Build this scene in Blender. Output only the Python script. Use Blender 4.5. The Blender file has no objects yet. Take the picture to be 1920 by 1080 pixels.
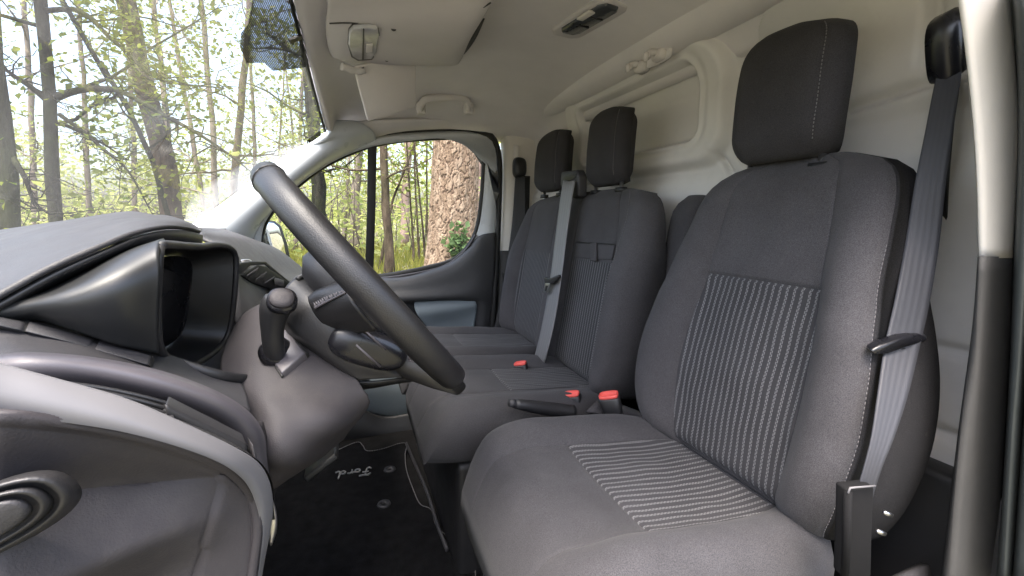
import bpy, bmesh, math, random
import numpy as np
from mathutils import Vector, Matrix
from mathutils.noise import noise as mnoise

random.seed(7); RNG = np.random.default_rng(7)
SC = bpy.context.scene
COL = SC.collection

# ------------------------------------------------------------------ camera
F_PX = 850.0                                   # focal length in photo pixels (1920 wide)
PITCH = math.atan((540-410)/F_PX)
YAW = math.atan((960-653)/F_PX*math.cos(PITCH))
cam_d = bpy.data.cameras.new('camera'); cam = bpy.data.objects.new('camera', cam_d); COL.objects.link(cam)
cam_d.sensor_width = 36; cam_d.lens = F_PX/1920*36; cam_d.clip_start = .02; cam_d.clip_end = 400
cam.rotation_euler = (math.pi/2-PITCH, 0, -YAW)
SC.camera = cam
# X = towards the rear of the van, Y = across the cab to the passenger side, Z up; the eye is the origin

# ------------------------------------------------------------------ light
SUN_EL, SUN_AZ = math.radians(52), math.radians(205)     # 
w = bpy.data.worlds.new('World'); SC.world = w; w.use_nodes = True
nt = w.node_tree; bg = nt.nodes['Background']
sky = nt.nodes.new('ShaderNodeTexSky'); sky.sky_type = 'NISHITA'; sky.sun_disc = False
sky.sun_elevation = SUN_EL; sky.air_density = 1.0; sky.dust_density = 6.0; sky.ozone_density = .6
sun_dir = Vector((-0.22, -0.28, 0.93)).normalized()       # points to the sun
sky.sun_elevation = math.asin(sun_dir.z); sky.sun_rotation = math.atan2(sun_dir.x, sun_dir.y)
nt.links.new(sky.outputs[0], bg.inputs[0]); bg.inputs[1].default_value = .15
sd = bpy.data.lights.new('sun', 'SUN'); sd.energy = 1.3; sd.angle = math.radians(45); sd.color = (1, .98, .97)
so = bpy.data.objects.new('sun', sd); COL.objects.link(so); so.location = (0, 0, 20)
so.rotation_euler = sun_dir.to_track_quat('Z', 'Y').to_euler()
SC.view_settings.view_transform = 'Standard'; SC.view_settings.look = 'None'
SC.view_settings.gamma = 1; SC.view_settings.use_curve_mapping = False
SC.view_settings.exposure = 2.68
SC.render.engine = 'CYCLES'
SC.cycles.max_bounces = 10; SC.cycles.diffuse_bounces = 6; SC.cycles.transparent_max_bounces = 16

# ------------------------------------------------------------------ helpers
def ray(px, py):
    r = (px-960)/F_PX; u = (540-py)/F_PX
    D = math.cos(PITCH)+math.sin(PITCH)*u; z = -math.sin(PITCH)+math.cos(PITCH)*u
    return Vector((r*math.cos(YAW)+D*math.sin(YAW), D*math.cos(YAW)-r*math.sin(YAW), z))
def PY(px, py, y): d = ray(px, py); return d*(y/d.y)
def PX(px, py, x): d = ray(px, py); return d*(x/d.x)
def PZ(px, py, z): d = ray(px, py); return d*(z/d.z)
def PN(px, py, p0, n): d = ray(px, py); n = Vector(n); return d*(Vector(p0).dot(n)/d.dot(n))

def prop(o, label=None, cat=None, group=None, kind=None):
    if label: o['label'] = label
    if cat: o['category'] = cat
    if group: o['group'] = group
    if kind: o['kind'] = kind
    return o
def thing(name, label, cat, loc=(0, 0, 0), group=None):
    o = bpy.data.objects.new(name, None); COL.objects.link(o); o.location = loc; o.empty_display_size = .05
    return prop(o, label, cat, group)
def mesh(name, V, Fc, mat, parent=None, smooth=True, uv=None, label=None):
    me = bpy.data.meshes.new(name); me.from_pydata([tuple(v) for v in V], [], [tuple(f) for f in Fc])
    if uv is not None:
        l = me.uv_layers.new(name='UVMap')
        for lp in me.loops: l.data[lp.index].uv = uv[lp.vertex_index]
    me.update()
    o = bpy.data.objects.new(name, me); COL.objects.link(o)
    if mat: me.materials.append(mat)
    if smooth: me.polygons.foreach_set('use_smooth', [True]*len(me.polygons))
    if parent:
        o.parent = parent
        o.matrix_parent_inverse = Matrix.Translation(-parent.location)   # shapes are laid out in world space
    if label: o['label'] = label
    return o
def solid(o, t, off=-1):
    m = o.modifiers.new('thick', 'SOLIDIFY'); m.thickness = t; m.offset = off; return o
def bev(o, wd, seg=2, ang=35):
    m = o.modifiers.new('bevel', 'BEVEL'); m.width = wd; m.segments = seg; m.limit_method = 'ANGLE'; m.angle_limit = math.radians(ang)
    m.harden_normals = False; return o
def sub(o, n=1):
    m = o.modifiers.new('sub', 'SUBSURF'); m.levels = n; m.render_levels = n; return o
def cr(pts, n, closed=False):
    """Catmull-Rom through pts, n samples evenly by arc length"""
    P = [Vector(p) for p in pts]
    if closed: P = P+[P[0]]
    dens = []
    N = len(P)
    for i in range(N-1):
        p1, p2 = P[i], P[i+1]
        p0 = P[i-1] if i > 0 else (P[-2] if closed else p1*2-p2)
        p3 = P[i+2] if i+2 < N else (P[1] if closed else p2*2-p1)
        for k in range(12):
            t = k/12
            dens.append(.5*((2*p1)+(p2-p0)*t+(2*p0-5*p1+4*p2-p3)*t*t+(3*p1-p0-3*p2+p3)*t**3))
    dens.append(P[-1])
    L = [0]
    for i in range(1, len(dens)): L.append(L[-1]+(dens[i]-dens[i-1]).length)
    out = []; j = 0
    m = n if closed else n-1
    for k in range(n):
        s = L[-1]*k/m
        while j < len(L)-2 and L[j+1] < s: j += 1
        d = L[j+1]-L[j]; t = (s-L[j])/d if d > 1e-12 else 0
        out.append(dens[j].lerp(dens[j+1], min(max(t, 0), 1)))
    return out
def grid(name, rows, mat, parent=None, uv=None, flip=False, **k):
    nv, nu = len(rows), len(rows[0]); V = [p for r in rows for p in r]; Fc = []
    for i in range(nv-1):
        for j in range(nu-1):
            a = i*nu+j; q = (a, a+1, a+nu+1, a+nu)
            Fc.append(q[::-1] if flip else q)
    return mesh(name, V, Fc, mat, parent, uv=uv, **k)
def skinrows(curves, nu=32, nv=24, straight=False):
    rs = [cr(c, nu) for c in curves]
    if straight: return rs
    cols = [cr([r[j] for r in rs], nv) for j in range(nu)]
    return [[cols[j][i] for j in range(nu)] for i in range(nv)]
def skin(name, curves, mat, parent=None, nu=32, nv=24, th=0, straight=False, flip=False, off=-1, **k):
    o = grid(name, skinrows(curves, nu, nv, straight), mat, parent, flip=flip, **k)
    if th: solid(o, th, off)
    return o
def tubeVF(path, rad, n=8, cap=True, flat=1.0, up=None):
    P = [Vector(p) for p in path]; V = []; Fc = []
    R = rad if hasattr(rad, '__len__') else [rad]*len(P)
    prev = None
    for i, p in enumerate(P):
        t = (P[min(i+1, len(P)-1)]-P[max(i-1, 0)]).normalized()
        if prev is None:
            a = Vector(up) if up else (Vector((0, 0, 1)) if abs(t.z) < .9 else Vector((1, 0, 0)))
        else: a = prev
        a = (a-t*a.dot(t)).normalized(); prev = a; b = t.cross(a)
        for k in range(n):
            th = 2*math.pi*k/n; V.append(p+(a*math.cos(th)+b*math.sin(th)*flat)*R[i])
    for i in range(len(P)-1):
        for k in range(n):
            k2 = (k+1) % n; Fc.append((i*n+k, i*n+k2, (i+1)*n+k2, (i+1)*n+k))
    if cap: Fc.append(tuple(range(n))[::-1]); Fc.append(tuple((len(P)-1)*n+k for k in range(n)))
    return V, Fc
def tube(name, path, rad, mat, parent=None, n=8, **k):
    V, Fc = tubeVF(path, rad, n, **k); return mesh(name, V, Fc, mat, parent)
def merge(parts):
    V = []; Fc = []
    for v, f in parts:
        b = len(V); V += list(v); Fc += [tuple(i+b for i in q) for q in f]
    return V, Fc
def prismVF(pts, off):
    n = len(pts); off = Vector(off); V = [Vector(p) for p in pts]+[Vector(p)+off for p in pts]
    Fc = [tuple(range(n)), tuple(range(2*n-1, n-1, -1))]
    for i in range(n):
        j = (i+1) % n; Fc.append((i, i+n, j+n, j))
    return V, Fc
def prism(name, pts, off, mat, parent=None, bv=0, seg=2, smooth=True):
    V, Fc = prismVF(pts, off); o = mesh(name, V, Fc, mat, parent, smooth=smooth)
    bm = bmesh.new(); bm.from_mesh(o.data); bmesh.ops.recalc_face_normals(bm, faces=bm.faces); bm.to_mesh(o.data); bm.free()
    if bv: bev(o, bv, seg)
    elif smooth: o.data.polygons.foreach_set('use_smooth', [False]*len(o.data.polygons))
    return o
def boxVF(c, ax, ay, az):
    c = Vector(c); ax, ay, az = Vector(ax), Vector(ay), Vector(az)
    V = [c+ax*i+ay*j+az*k for i in (-1, 1) for j in (-1, 1) for k in (-1, 1)]
    return V, [(0, 1, 3, 2), (4, 6, 7, 5), (0, 4, 5, 1), (2, 3, 7, 6), (0, 2, 6, 4), (1, 5, 7, 3)]
def box(name, c, ax, ay, az, mat, parent=None, bv=0, seg=3):
    V, Fc = boxVF(c, ax, ay, az); o = mesh(name, V, Fc, mat, parent, smooth=bool(bv))
    bm = bmesh.new(); bm.from_mesh(o.data); bmesh.ops.recalc_face_normals(bm, faces=bm.faces); bm.to_mesh(o.data); bm.free()
    if bv: bev(o, bv, seg)
    return o
def loft(name, loops, mat, parent=None, cap=True, **k):
    n = len(loops[0]); V = [p for l in loops for p in l]; Fc = []
    for i in range(len(loops)-1):
        for j in range(n):
            j2 = (j+1) % n; Fc.append((i*n+j, i*n+j2, (i+1)*n+j2, (i+1)*n+j))
    if cap: Fc.append(tuple(range(n))[::-1]); Fc.append(tuple((len(loops)-1)*n+j for j in range(n)))
    o = mesh(name, V, Fc, mat, parent, **k)
    bm = bmesh.new(); bm.from_mesh(o.data); bmesh.ops.recalc_face_normals(bm, faces=bm.faces); bm.to_mesh(o.data); bm.free()
    return o
def superloop(c, a, b, m=3.5, n=32):
    """closed super-ellipse loop: centre c, half axes a, b (vectors)"""
    c, a, b = Vector(c), Vector(a), Vector(b); out = []
    for k in range(n):
        t = 2*math.pi*(k+.5)/n; ct, st = math.cos(t), math.sin(t)
        out.append(c+a*(math.copysign(abs(ct)**(2/m), ct))+b*(math.copysign(abs(st)**(2/m), st)))
    return out
def sm(a, b, x):
    t = min(max((x-a)/(b-a), 0), 1); return t*t*(3-2*t)
def interp(x, xs, ys): return float(np.interp(x, xs, ys))
def csp(x, xs, ys):
    """smooth (monotone-ish hermite) interpolation"""
    n = len(xs)
    if x <= xs[0]: return ys[0]
    if x >= xs[-1]: return ys[-1]
    i = max(j for j in range(n-1) if xs[j] <= x)
    def sl(j):
        if j == 0: return (ys[1]-ys[0])/(xs[1]-xs[0])
        if j == n-1: return (ys[-1]-ys[-2])/(xs[-1]-xs[-2])
        return (ys[j+1]-ys[j-1])/(xs[j+1]-xs[j-1])
    h = xs[i+1]-xs[i]; t = (x-xs[i])/h
    return (2*t**3-3*t*t+1)*ys[i]+(t**3-2*t*t+t)*h*sl(i)+(-2*t**3+3*t*t)*ys[i+1]+(t**3-t*t)*h*sl(i+1)

# ------------------------------------------------------------------ materials
class NT:
    def __init__(s, name):
        s.m = bpy.data.materials.new(name); s.m.use_nodes = True; s.t = s.m.node_tree
        s.b = s.t.nodes['Principled BSDF']; s.out = s.t.nodes['Material Output']
    def n(s, typ, **k):
        x = s.t.nodes.new('ShaderNode'+typ)
        for a, v in k.items(): setattr(x, a, v)
        return x
    def l(s, a, b): s.t.links.new(a, b)
    def math(s, op, a, b=None, c=None):
        x = s.n('Math', operation=op)
        for i, v in enumerate((a, b, c)):
            if v is None: continue
            if isinstance(v, (int, float)): x.inputs[i].default_value = v
            else: s.l(v, x.inputs[i])
        return x.outputs[0]
    def noise(s, scale, detail=3, rough=.55, vec=None, coord='Object'):
        x = s.n('TexNoise'); x.inputs['Scale'].default_value = scale; x.inputs['Detail'].default_value = detail; x.inputs['Roughness'].default_value = rough
        if vec is None:
            tc = s.n('TexCoord'); vec = tc.outputs[coord]
        s.l(vec, x.inputs['Vector']); return x.outputs[0]
    def ramp(s, fac, stops):
        x = s.n('ValToRGB'); cr_ = x.color_ramp
        while len(cr_.elements) < len(stops): cr_.elements.new(.5)
        for e, (p, c) in zip(cr_.elements, stops): e.position = p; e.color = (*c, 1)
        s.l(fac, x.inputs[0]); return x.outputs[0]
    def mix(s, fac, a, b, blend='MIX'):
        x = s.n('Mix', data_type='RGBA', blend_type=blend)
        for i, v in ((0, fac), (6, a), (7, b)):
            if isinstance(v, (int, float)): x.inputs[i].default_value = v
            elif isinstance(v, tuple): x.inputs[i].default_value = (*v, 1)
            else: s.l(v, x.inputs[i])
        return x.outputs[2]
    def bump(s, h, strength=.3, dist=.001, prev=None):
        x = s.n('Bump'); x.inputs['Strength'].default_value = strength; x.inputs['Distance'].default_value = dist
        s.l(h, x.inputs['Height'])
        if prev is not None: s.l(prev, x.inputs['Normal'])
        s.l(x.outputs[0], s.b.inputs['Normal']); return x.outputs[0]
    def col(s, c):
        if isinstance(c, tuple): s.b.inputs['Base Color'].default_value = (*c, 1)
        else: s.l(c, s.b.inputs['Base Color'])
    def set(s, **k):
        for a, v in k.items(): s.b.inputs[a.replace('_', ' ')].default_value = v
        return s
def simple(name, c, rough=.5, var=.12, grain=400, bump=.15, big=6, metal=0., spec=.5, dust=0.):
    t = NT(name); t.set(Roughness=rough, Metallic=metal); t.b.inputs['Specular IOR Level'].default_value = spec
    n1 = t.noise(big, 4); d = tuple(x*(1-var) for x in c); l = tuple(min(1, x*(1+var)) for x in c)
    base = t.ramp(n1, [(.3, d), (.7, l)])
    if dust:
        n3 = t.noise(23, 6, .7); f = t.math('MULTIPLY', t.math('SUBTRACT', n3, .52), dust*4); f = t.math('MAXIMUM', f, 0)
        base = t.mix(f, base, (.16, .145, .13))
    t.col(base)
    r = t.math('ADD', t.math('MULTIPLY', t.noise(big*3, 4), .2), rough-.1); t.l(r, t.b.inputs['Roughness'])
    if bump:
        t.bump(t.noise(grain, 2), bump, .0006)
    return t.m
def fabric(name, c, sheen=.06):
    t = NT(name); t.set(Roughness=.92); t.b.inputs['Specular IOR Level'].default_value = .15
    t.b.inputs['Sheen Weight'].default_value = sheen; t.b.inputs['Sheen Roughness'].default_value = .5
    n1 = t.noise(5, 6, .65); n2 = t.noise(900, 2)
    a = t.ramp(n1, [(.3, tuple(x*.80 for x in c)), (.72, tuple(x*1.25 for x in c))])
    v = t.ramp(n2, [(.3, (.55, .55, .55)), (.7, (1.35, 1.35, 1.35))])
    a = t.mix(1.0, a, v, 'MULTIPLY')
    # a little lint and dust
    n3 = t.noise(38, 8, .8); f = t.math('MULTIPLY', t.math('MAXIMUM', t.math('SUBTRACT', n3, .63), 0), 2.6)
    a = t.mix(f, a, (.14, .13, .125)); t.col(a)
    h = t.math('ADD', t.noise(1100, 1), t.math('MULTIPLY', t.noise(30, 3), 1.5)); t.bump(h, .35, .0012)
    return t.m
def striped(name, c, stripe, per=.0124, amt=.72):
    t = NT(name); t.set(Roughness=.9); t.b.inputs['Specular IOR Level'].default_value = .15
    t.b.inputs['Sheen Weight'].default_value = .05
    uv = t.n('UVMap'); sx = t.n('SeparateXYZ'); t.l(uv.outputs[0], sx.inputs[0])
    u = t.math('FRACT', t.math('DIVIDE', sx.outputs[0], per))
    d = t.math('ABSOLUTE', t.math('SUBTRACT', u, .5))
    line = t.math('LESS_THAN', d, .165)
    side = t.math('GREATER_THAN', u, .5)
    gap = t.math('GREATER_THAN', d, .022)
    vv = t.math('ADD', t.math('DIVIDE', sx.outputs[1], .0062), t.math('MULTIPLY', side, .5))
    dot = t.math('GREATER_THAN', t.math('FRACT', vv), .36)
    thr = t.math('MULTIPLY', t.math('MULTIPLY', line, gap), t.math('ADD', t.math('MULTIPLY', dot, .75), .25))
    fz = t.noise(500, 2); thr = t.math('MULTIPLY', thr, t.math('ADD', t.math('MULTIPLY', fz, .8), .55))
    thr = t.math('MULTIPLY', thr, amt)
    n1 = t.noise(9, 5, .6)
    a = t.ramp(n1, [(.3, tuple(x*.88 for x in c)), (.72, tuple(x*1.14 for x in c))])
    t.col(t.mix(thr, a, stripe))
    # woven ribs between the threads
    h = t.math('ADD', t.math('MULTIPLY', d, 1.2), t.math('MULTIPLY', t.noise(900, 1), .4)); t.bump(h, .5, .0015)
    return t.m
M = {}
M['fabric'] = fabric('fabric charcoal', (.055, .0525, .0555))
M['fabric_dark'] = fabric('fabric dark headrest', (.036, .0345, .037), .03)
M['fabric_lt'] = fabric('fabric cushion', (.046, .0445, .0475))
M['stripe'] = striped('fabric woven stripe', (.036, .035, .0375), (.19, .188, .192))
M['fabric_side'] = fabric('black side cloth', (.020, .0193, .0205), .0)
M['matte'] = simple('matte black plastic', (.009, .0088, .0092), .85, .1, 500, .2, 6, spec=.12)
M['thread'] = simple('pale thread', (.13, .125, .128), .8, bump=0)
M['dash'] = simple('dash plastic', (.036, .035, .0375), .52, .1, 750, .45, 7, dust=.12, spec=.3)
M['dash_dk'] = simple('dash plastic dark', (.017, .0165, .0175), .5, .1, 650, .35, 7)
M['knee'] = simple('knee panel plastic', (.034, .031, .0335), .58, .1, 800, .45, 5, dust=.1, spec=.25)
M['cone'] = simple('smooth black plastic', (.013, .0135, .014), .40, .1, 900, .1, 7)
M['gloss'] = simple('gloss black', (.008, .008, .010), .28, .1, bump=0)
M['silver'] = simple('satin silver paint', (.112, .110, .114), .42, .06, 800, .05, 4, metal=.0, dust=.05, spec=.4)
M['frame'] = simple('warm grey trim', (.075, .069, .076), .42, .08, 800, .15, 5, metal=.1)
M['leather'] = simple('wheel leather', (.013, .0125, .013), .42, .15, 700, .5, 12)
M['black'] = simple('black plastic', (.012, .012, .013), .45, .1, 600, .2, 6)
M['rubber'] = simple('black rubber', (.009, .009, .009), .55, .1, 300, .2, 6)
M['cream'] = simple('headliner cloth', (.68, .655, .645), .95, .06, 700, .35, 5, spec=.1, dust=.03)
M['bulk'] = simple('bulkhead plastic', (.64, .625, .605), .6, .06, 500, .15, 4, dust=.08)
M['creamp'] = simple('cream pillar plastic', (.62, .59, .54), .6, .04, 500, .2, 5)
M['visor'] = simple('visor vinyl', (.62, .59, .57), .7, .05, 500, .2, 5)
M['shelf'] = simple('overhead plastic', (.54, .515, .505), .62, .05, 600, .25, 5)
M['white'] = simple('white body paint', (.54, .565, .59), .3, .03, bump=0, dust=.02)
M['door'] = simple('door card plastic', (.05, .05, .053), .55, .1, 600, .35, 5, dust=.08)
M['blue'] = simple('blue grey door pocket', (.19, .225, .25), .55, .08, 500, .2, 5)
M['carpet'] = simple('black carpet', (.007, .007, .0075), 1, .35, 500, .8, 30, spec=.05, dust=.02)
M['floor'] = simple('floor covering', (.010, .0095, .0095), .9, .3, 300, .6, 20, spec=.1, dust=.01)
M['strap'] = None
M['red'] = simple('red buckle', (.62, .085, .07), .45, .06, bump=0)
M['metal'] = simple('bare metal', (.55, .55, .56), .3, .1, bump=0, metal=1.0)
M['lens'] = simple('lamp lens', (.42, .42, .43), .15, .2, 60, .4, 20)
M['lens_dk'] = simple('smoked lens', (.05, .055, .06), .12, .3, 60, .5, 20)
M['jamb'] = simple('door seal dark green grey', (.04, .046, .044), .65, .1, 500, .3, 6, dust=.05)
M['pillar_dk'] = simple('dark pillar trim', (.042, .041, .039), .75, .1, 600, .4, 6, dust=.06)
def strapmat(name, c):
    t = NT(name); t.set(Roughness=.5); t.b.inputs['Specular IOR Level'].default_value = .3
    uv = t.n('UVMap'); sx = t.n('SeparateXYZ'); t.l(uv.outputs[0], sx.inputs[0])
    s1 = t.math('SINE', t.math('MULTIPLY', sx.outputs[0], 2*math.pi*5))
    s2 = t.math('SINE', t.math('MULTIPLY', sx.outputs[1], 2*math.pi*600))
    k = t.math('ADD', t.math('MULTIPLY', s1, .05), .97)
    x = t.n('Mix', data_type='RGBA', blend_type='MULTIPLY'); x.inputs[0].default_value = 1; x.inputs[6].default_value = (*c, 1)
    cb = t.n('CombineColor'); [t.l(k, cb.inputs[i]) for i in range(3)]; t.l(cb.outputs[0], x.inputs[7])
    t.col(x.outputs[2]); t.bump(t.math('ADD', s1, t.math('MULTIPLY', s2, .3)), .15, .0006); return t.m
M['strap'] = strapmat('belt webbing', (.17, .168, .17))
M['strap_lt'] = strapmat('belt webbing blue grey', (.038, .039, .045))
M['strap_dk'] = strapmat('belt webbing dark', (.02, .02, .0215))
def glassmat(name, tint, dirt):
    t = NT(name); t.t.nodes.remove(t.b)
    tr = t.n('BsdfTransparent'); tr.inputs[0].default_value = (*tint, 1)
    gl = t.n('BsdfGlossy'); gl.inputs['Roughness'].default_value = .02
    fr = t.n('Fresnel'); fr.inputs[0].default_value = 1.35
    mx = t.n('MixShader'); t.l(t.math('MULTIPLY', fr.outputs[0], .25), mx.inputs[0]); t.l(tr.outputs[0], mx.inputs[1]); t.l(gl.outputs[0], mx.inputs[2])
    df = t.n('BsdfTranslucent'); df.inputs[0].default_value = (.8, .8, .78, 1)
    m2 = t.n('MixShader')
    # wiper smears and dust on the pane
    tc = t.n('TexCoord'); mp = t.n('Mapping'); t.l(tc.outputs['Object'], mp.inputs[0]); mp.inputs['Rotation'].default_value = (.5, .2, .9); mp.inputs['Scale'].default_value = (2, 26, 2)
    n = t.noise(2.2, 5, .65, vec=mp.outputs[0]); n2 = t.noise(5, 3)
    f = t.math('MULTIPLY', t.math('ADD', t.math('MULTIPLY', n, n2), .12), dirt)
    t.l(f, m2.inputs[0]); t.l(mx.outputs[0], m2.inputs[1]); t.l(df.outputs[0], m2.inputs[2]); t.l(m2.outputs[0], t.out.inputs[0]); return t.m
M['glass'] = glassmat('windscreen glass', (.93, .95, .93), .05)
M['glass_side'] = glassmat('side glass', (.93, .96, .93), .03)
def mirror():
    t = NT('mirror glass'); t.col((.8, .82, .85)); t.set(Metallic=1.0, Roughness=.04); return t.m
M['mirror'] = mirror()
def frit():
    # printed dot band on the glass: dots of ink, clear in between
    t = NT('windscreen dot band'); t.t.nodes.remove(t.b)
    uv = t.n('UVMap'); sx = t.n('SeparateXYZ'); t.l(uv.outputs[0], sx.inputs[0])
    a = t.math('SUBTRACT', t.math('FRACT', t.math('DIVIDE', sx.outputs[0], .0036)), .5)
    b = t.math('SUBTRACT', t.math('FRACT', t.math('DIVIDE', sx.outputs[1], .0036)), .5)
    r = t.math('SQRT', t.math('ADD', t.math('MULTIPLY', a, a), t.math('MULTIPLY', b, b)))
    f = t.math('GREATER_THAN', r, .24)
    tr = t.n('BsdfTransparent'); df = t.n('BsdfDiffuse'); df.inputs[0].default_value = (.045, .048, .045, 1)
    mx = t.n('MixShader'); t.l(f, mx.inputs[0]); t.l(tr.outputs[0], mx.inputs[1]); t.l(df.outputs[0], mx.inputs[2]); t.l(mx.outputs[0], t.out.inputs[0]); return t.m
M['frit'] = frit()
def leafmat(name, c1, c2, trans=.55):
    t = NT(name); t.t.nodes.remove(t.b)
    at = t.n('Attribute', attribute_name='tone'); c = t.ramp(at.outputs['Fac'], [(0, c1), (1, c2)])
    d = t.n('BsdfDiffuse'); tl = t.n('BsdfTranslucent'); t.l(c, d.inputs[0]); t.l(t.mix(.5, c, (c2[0]*1.5, c2[1]*1.5, c2[2]*.8)), tl.inputs[0])
    mx = t.n('MixShader'); mx.inputs[0].default_value = trans; t.l(d.outputs[0], mx.inputs[1]); t.l(tl.outputs[0], mx.inputs[2]); t.l(mx.outputs[0], t.out.inputs[0]); return t.m
M['leaf'] = leafmat('oak leaf', (.06, .10, .022), (.165, .185, .05))
M['leaf_haze'] = leafmat('haze-paled distant leaf', (.15, .20, .075), (.33, .34, .16))  # lighter than the near leaves: distance haze put into the leaf colour
M['leaf_ivy'] = leafmat('ivy leaf', (.05, .085, .035), (.12, .18, .085), .3)
M['grass'] = leafmat('forest grass', (.10, .13, .03), (.26, .24, .07), .4)
def bark(name, c, c2, scale=9, moss=0):
    t = NT(name); t.set(Roughness=.9); t.b.inputs['Specular IOR Level'].default_value = .1
    tc = t.n('TexCoord'); mp = t.n('Mapping'); mp.inputs['Scale'].default_value = (1, 1, .28); t.l(tc.outputs['Object'], mp.inputs[0])
    n = t.noise(scale, 6, .7, vec=mp.outputs[0]); a = t.ramp(n, [(.32, tuple(x*.35 for x in c)), (.5, c), (.72, c2)])
    if moss:
        n2 = t.noise(2.2, 5, .6); f = t.math('MULTIPLY', t.math('MAXIMUM', t.math('SUBTRACT', n2, .42), 0), moss); a = t.mix(f, a, (.10, .12, .04))
    t.col(a); t.bump(n, 1.0, .03); return t.m
M['bark_dk'] = bark('dark oak bark', (.022, .021, .017), (.042, .040, .031), 14, 1.3)
M['bark_br'] = bark('brown pine bark', (.062, .046, .034), (.115, .088, .066), 12, .4)
M['bark_haze'] = bark('haze-paled distant bark', (.15, .125, .105), (.23, .20, .17), 7)  # far trunks: the pale veil of haze is painted into the bark
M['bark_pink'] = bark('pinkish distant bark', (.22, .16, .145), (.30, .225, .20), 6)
def pinebark():
    t = NT('plated pine bark'); t.set(Roughness=.9); t.b.inputs['Specular IOR Level'].default_value = .1
    g = t.n('Attribute', attribute_name='groove'); tn = t.n('Attribute', attribute_name='tone')
    c = t.ramp(tn.outputs['Fac'], [(0, (.155, .110, .080)), (.5, (.205, .150, .112)), (1, (.26, .20, .155))])
    n = t.noise(30, 6, .7); c = t.mix(.55, c, t.ramp(n, [(.3, (.5, .47, .45)), (.7, (1.3, 1.3, 1.25))]), 'MULTIPLY')
    c = t.mix(g.outputs['Fac'], (.09, .055, .042), c); t.col(c); t.bump(n, .8, .012); return t.m
M['bark_pine'] = pinebark()
def groundmat():
    t = NT('forest floor'); t.set(Roughness=1.0); n = t.noise(.9, 8, .65); n2 = t.noise(14, 6, .7)
    a = t.ramp(n, [(.3, (.11, .12, .055)), (.5, (.16, .15, .095)), (.7, (.20, .165, .125))]); a = t.mix(.6, a, t.ramp(n2, [(.3, (.5, .5, .5)), (.7, (1.4, 1.4, 1.3))]), 'MULTIPLY')
    t.col(a); t.bump(n2, 1, .05); return t.m
M['ground'] = groundmat()

# ================================================================== FOREST
def gz(x, y):
    d = math.hypot(x, y)
    h = -1.55+.62*sm(2.6, 8.5, d)+.6*sm(12, 60, d)
    return h+.10*mnoise(Vector((x*.35, y*.35, 0)))*sm(2.2, 5, d)+.04*mnoise(Vector((x*1.5, y*1.5, 3)))*sm(2.2, 5, d)
def make_ground():
    rad = [0, 1, 2, 2.6, 3.2, 3.8, 4.5, 5.2, 6, 7, 8, 9, 10.5, 12, 14, 17, 20, 25, 32, 42, 60, 90, 140, 220, 350]; n = 120
    V = [Vector((0, 0, gz(0, 0)))]; Fc = []
    for r in rad[1:]:
        for k in range(n):
            a = 2*math.pi*k/n; x, y = r*math.cos(a), r*math.sin(a); V.append(Vector((x, y, gz(x, y))))
    for k in range(n): Fc.append((0, 1+k, 1+(k+1) % n))
    for i in range(len(rad)-2):
        for k in range(n):
            a = 1+i*n; k2 = (k+1) % n; Fc.append((a+k, a+n+k, a+n+k2, a+k2))
    prop(mesh('forest_floor', V, Fc, M['ground']), kind='structure')
make_ground()

def leaf_mesh(name, C, size, mat, parent=None, up=.35, asp=.55, seed=0):
    """C: (n,3) leaf centres; each leaf a folded pair of triangles"""
    rng = np.random.default_rng(seed); C = np.asarray(C); n = len(C)
    d = rng.normal(size=(n, 3)); d[:, 2] *= .6; d /= np.linalg.norm(d, axis=1)[:, None]
    nr = rng.normal(size=(n, 3)); nr[:, 2] += up*3; s = np.cross(d, nr); s /= np.linalg.norm(s, axis=1)[:, None]
    sz = size*(.6+.8*rng.random(n))[:, None]
    nn = np.cross(s, d)
    a = C-d*sz*.5; b = C+d*sz*.5; l = C+s*sz*asp*.5+nn*sz*.12; r = C-s*sz*asp*.5+nn*sz*.12
    V = np.stack([a, l, b, r], 1).reshape(-1, 3)
    me = bpy.data.meshes.new(name); me.vertices.add(4*n); me.vertices.foreach_set('co', V.astype(np.float32).ravel())
    idx = np.arange(4*n).reshape(n, 4); tri = np.concatenate([idx[:, [0, 1, 2]], idx[:, [0, 2, 3]]], 1).reshape(-1)
    me.loops.add(6*n); me.loops.foreach_set('vertex_index', tri.astype(np.int32))
    me.polygons.add(2*n); me.polygons.foreach_set('loop_start', np.arange(0, 6*n, 3, dtype=np.int32)); me.polygons.foreach_set('loop_total', np.full(2*n, 3, np.int32))
    at = me.attributes.new('tone', 'FLOAT', 'POINT'); at.data.foreach_set('value', np.repeat(rng.random(n), 4).astype(np.float32))
    me.update(calc_edges=True); me.materials.append(mat)
    o = bpy.data.objects.new(name, me); COL.objects.link(o)
    if parent: o.parent = parent; o.matrix_parent_inverse = Matrix.Translation(-parent.location)
    return o

def limb(p, d, L, r, rng, bend=.25, up=.1, n=7):
    pts = [Vector(p)]; d = Vector(d).normalized()
    for i in range(n):
        d = (d+Vector((rng.normal(), rng.normal(), rng.normal()))*bend+Vector((0, 0, up))).normalized(); pts.append(pts[-1]+d*(L/n))
    return pts, [r*(1-.85*i/n) for i in range(n+1)]

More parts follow.
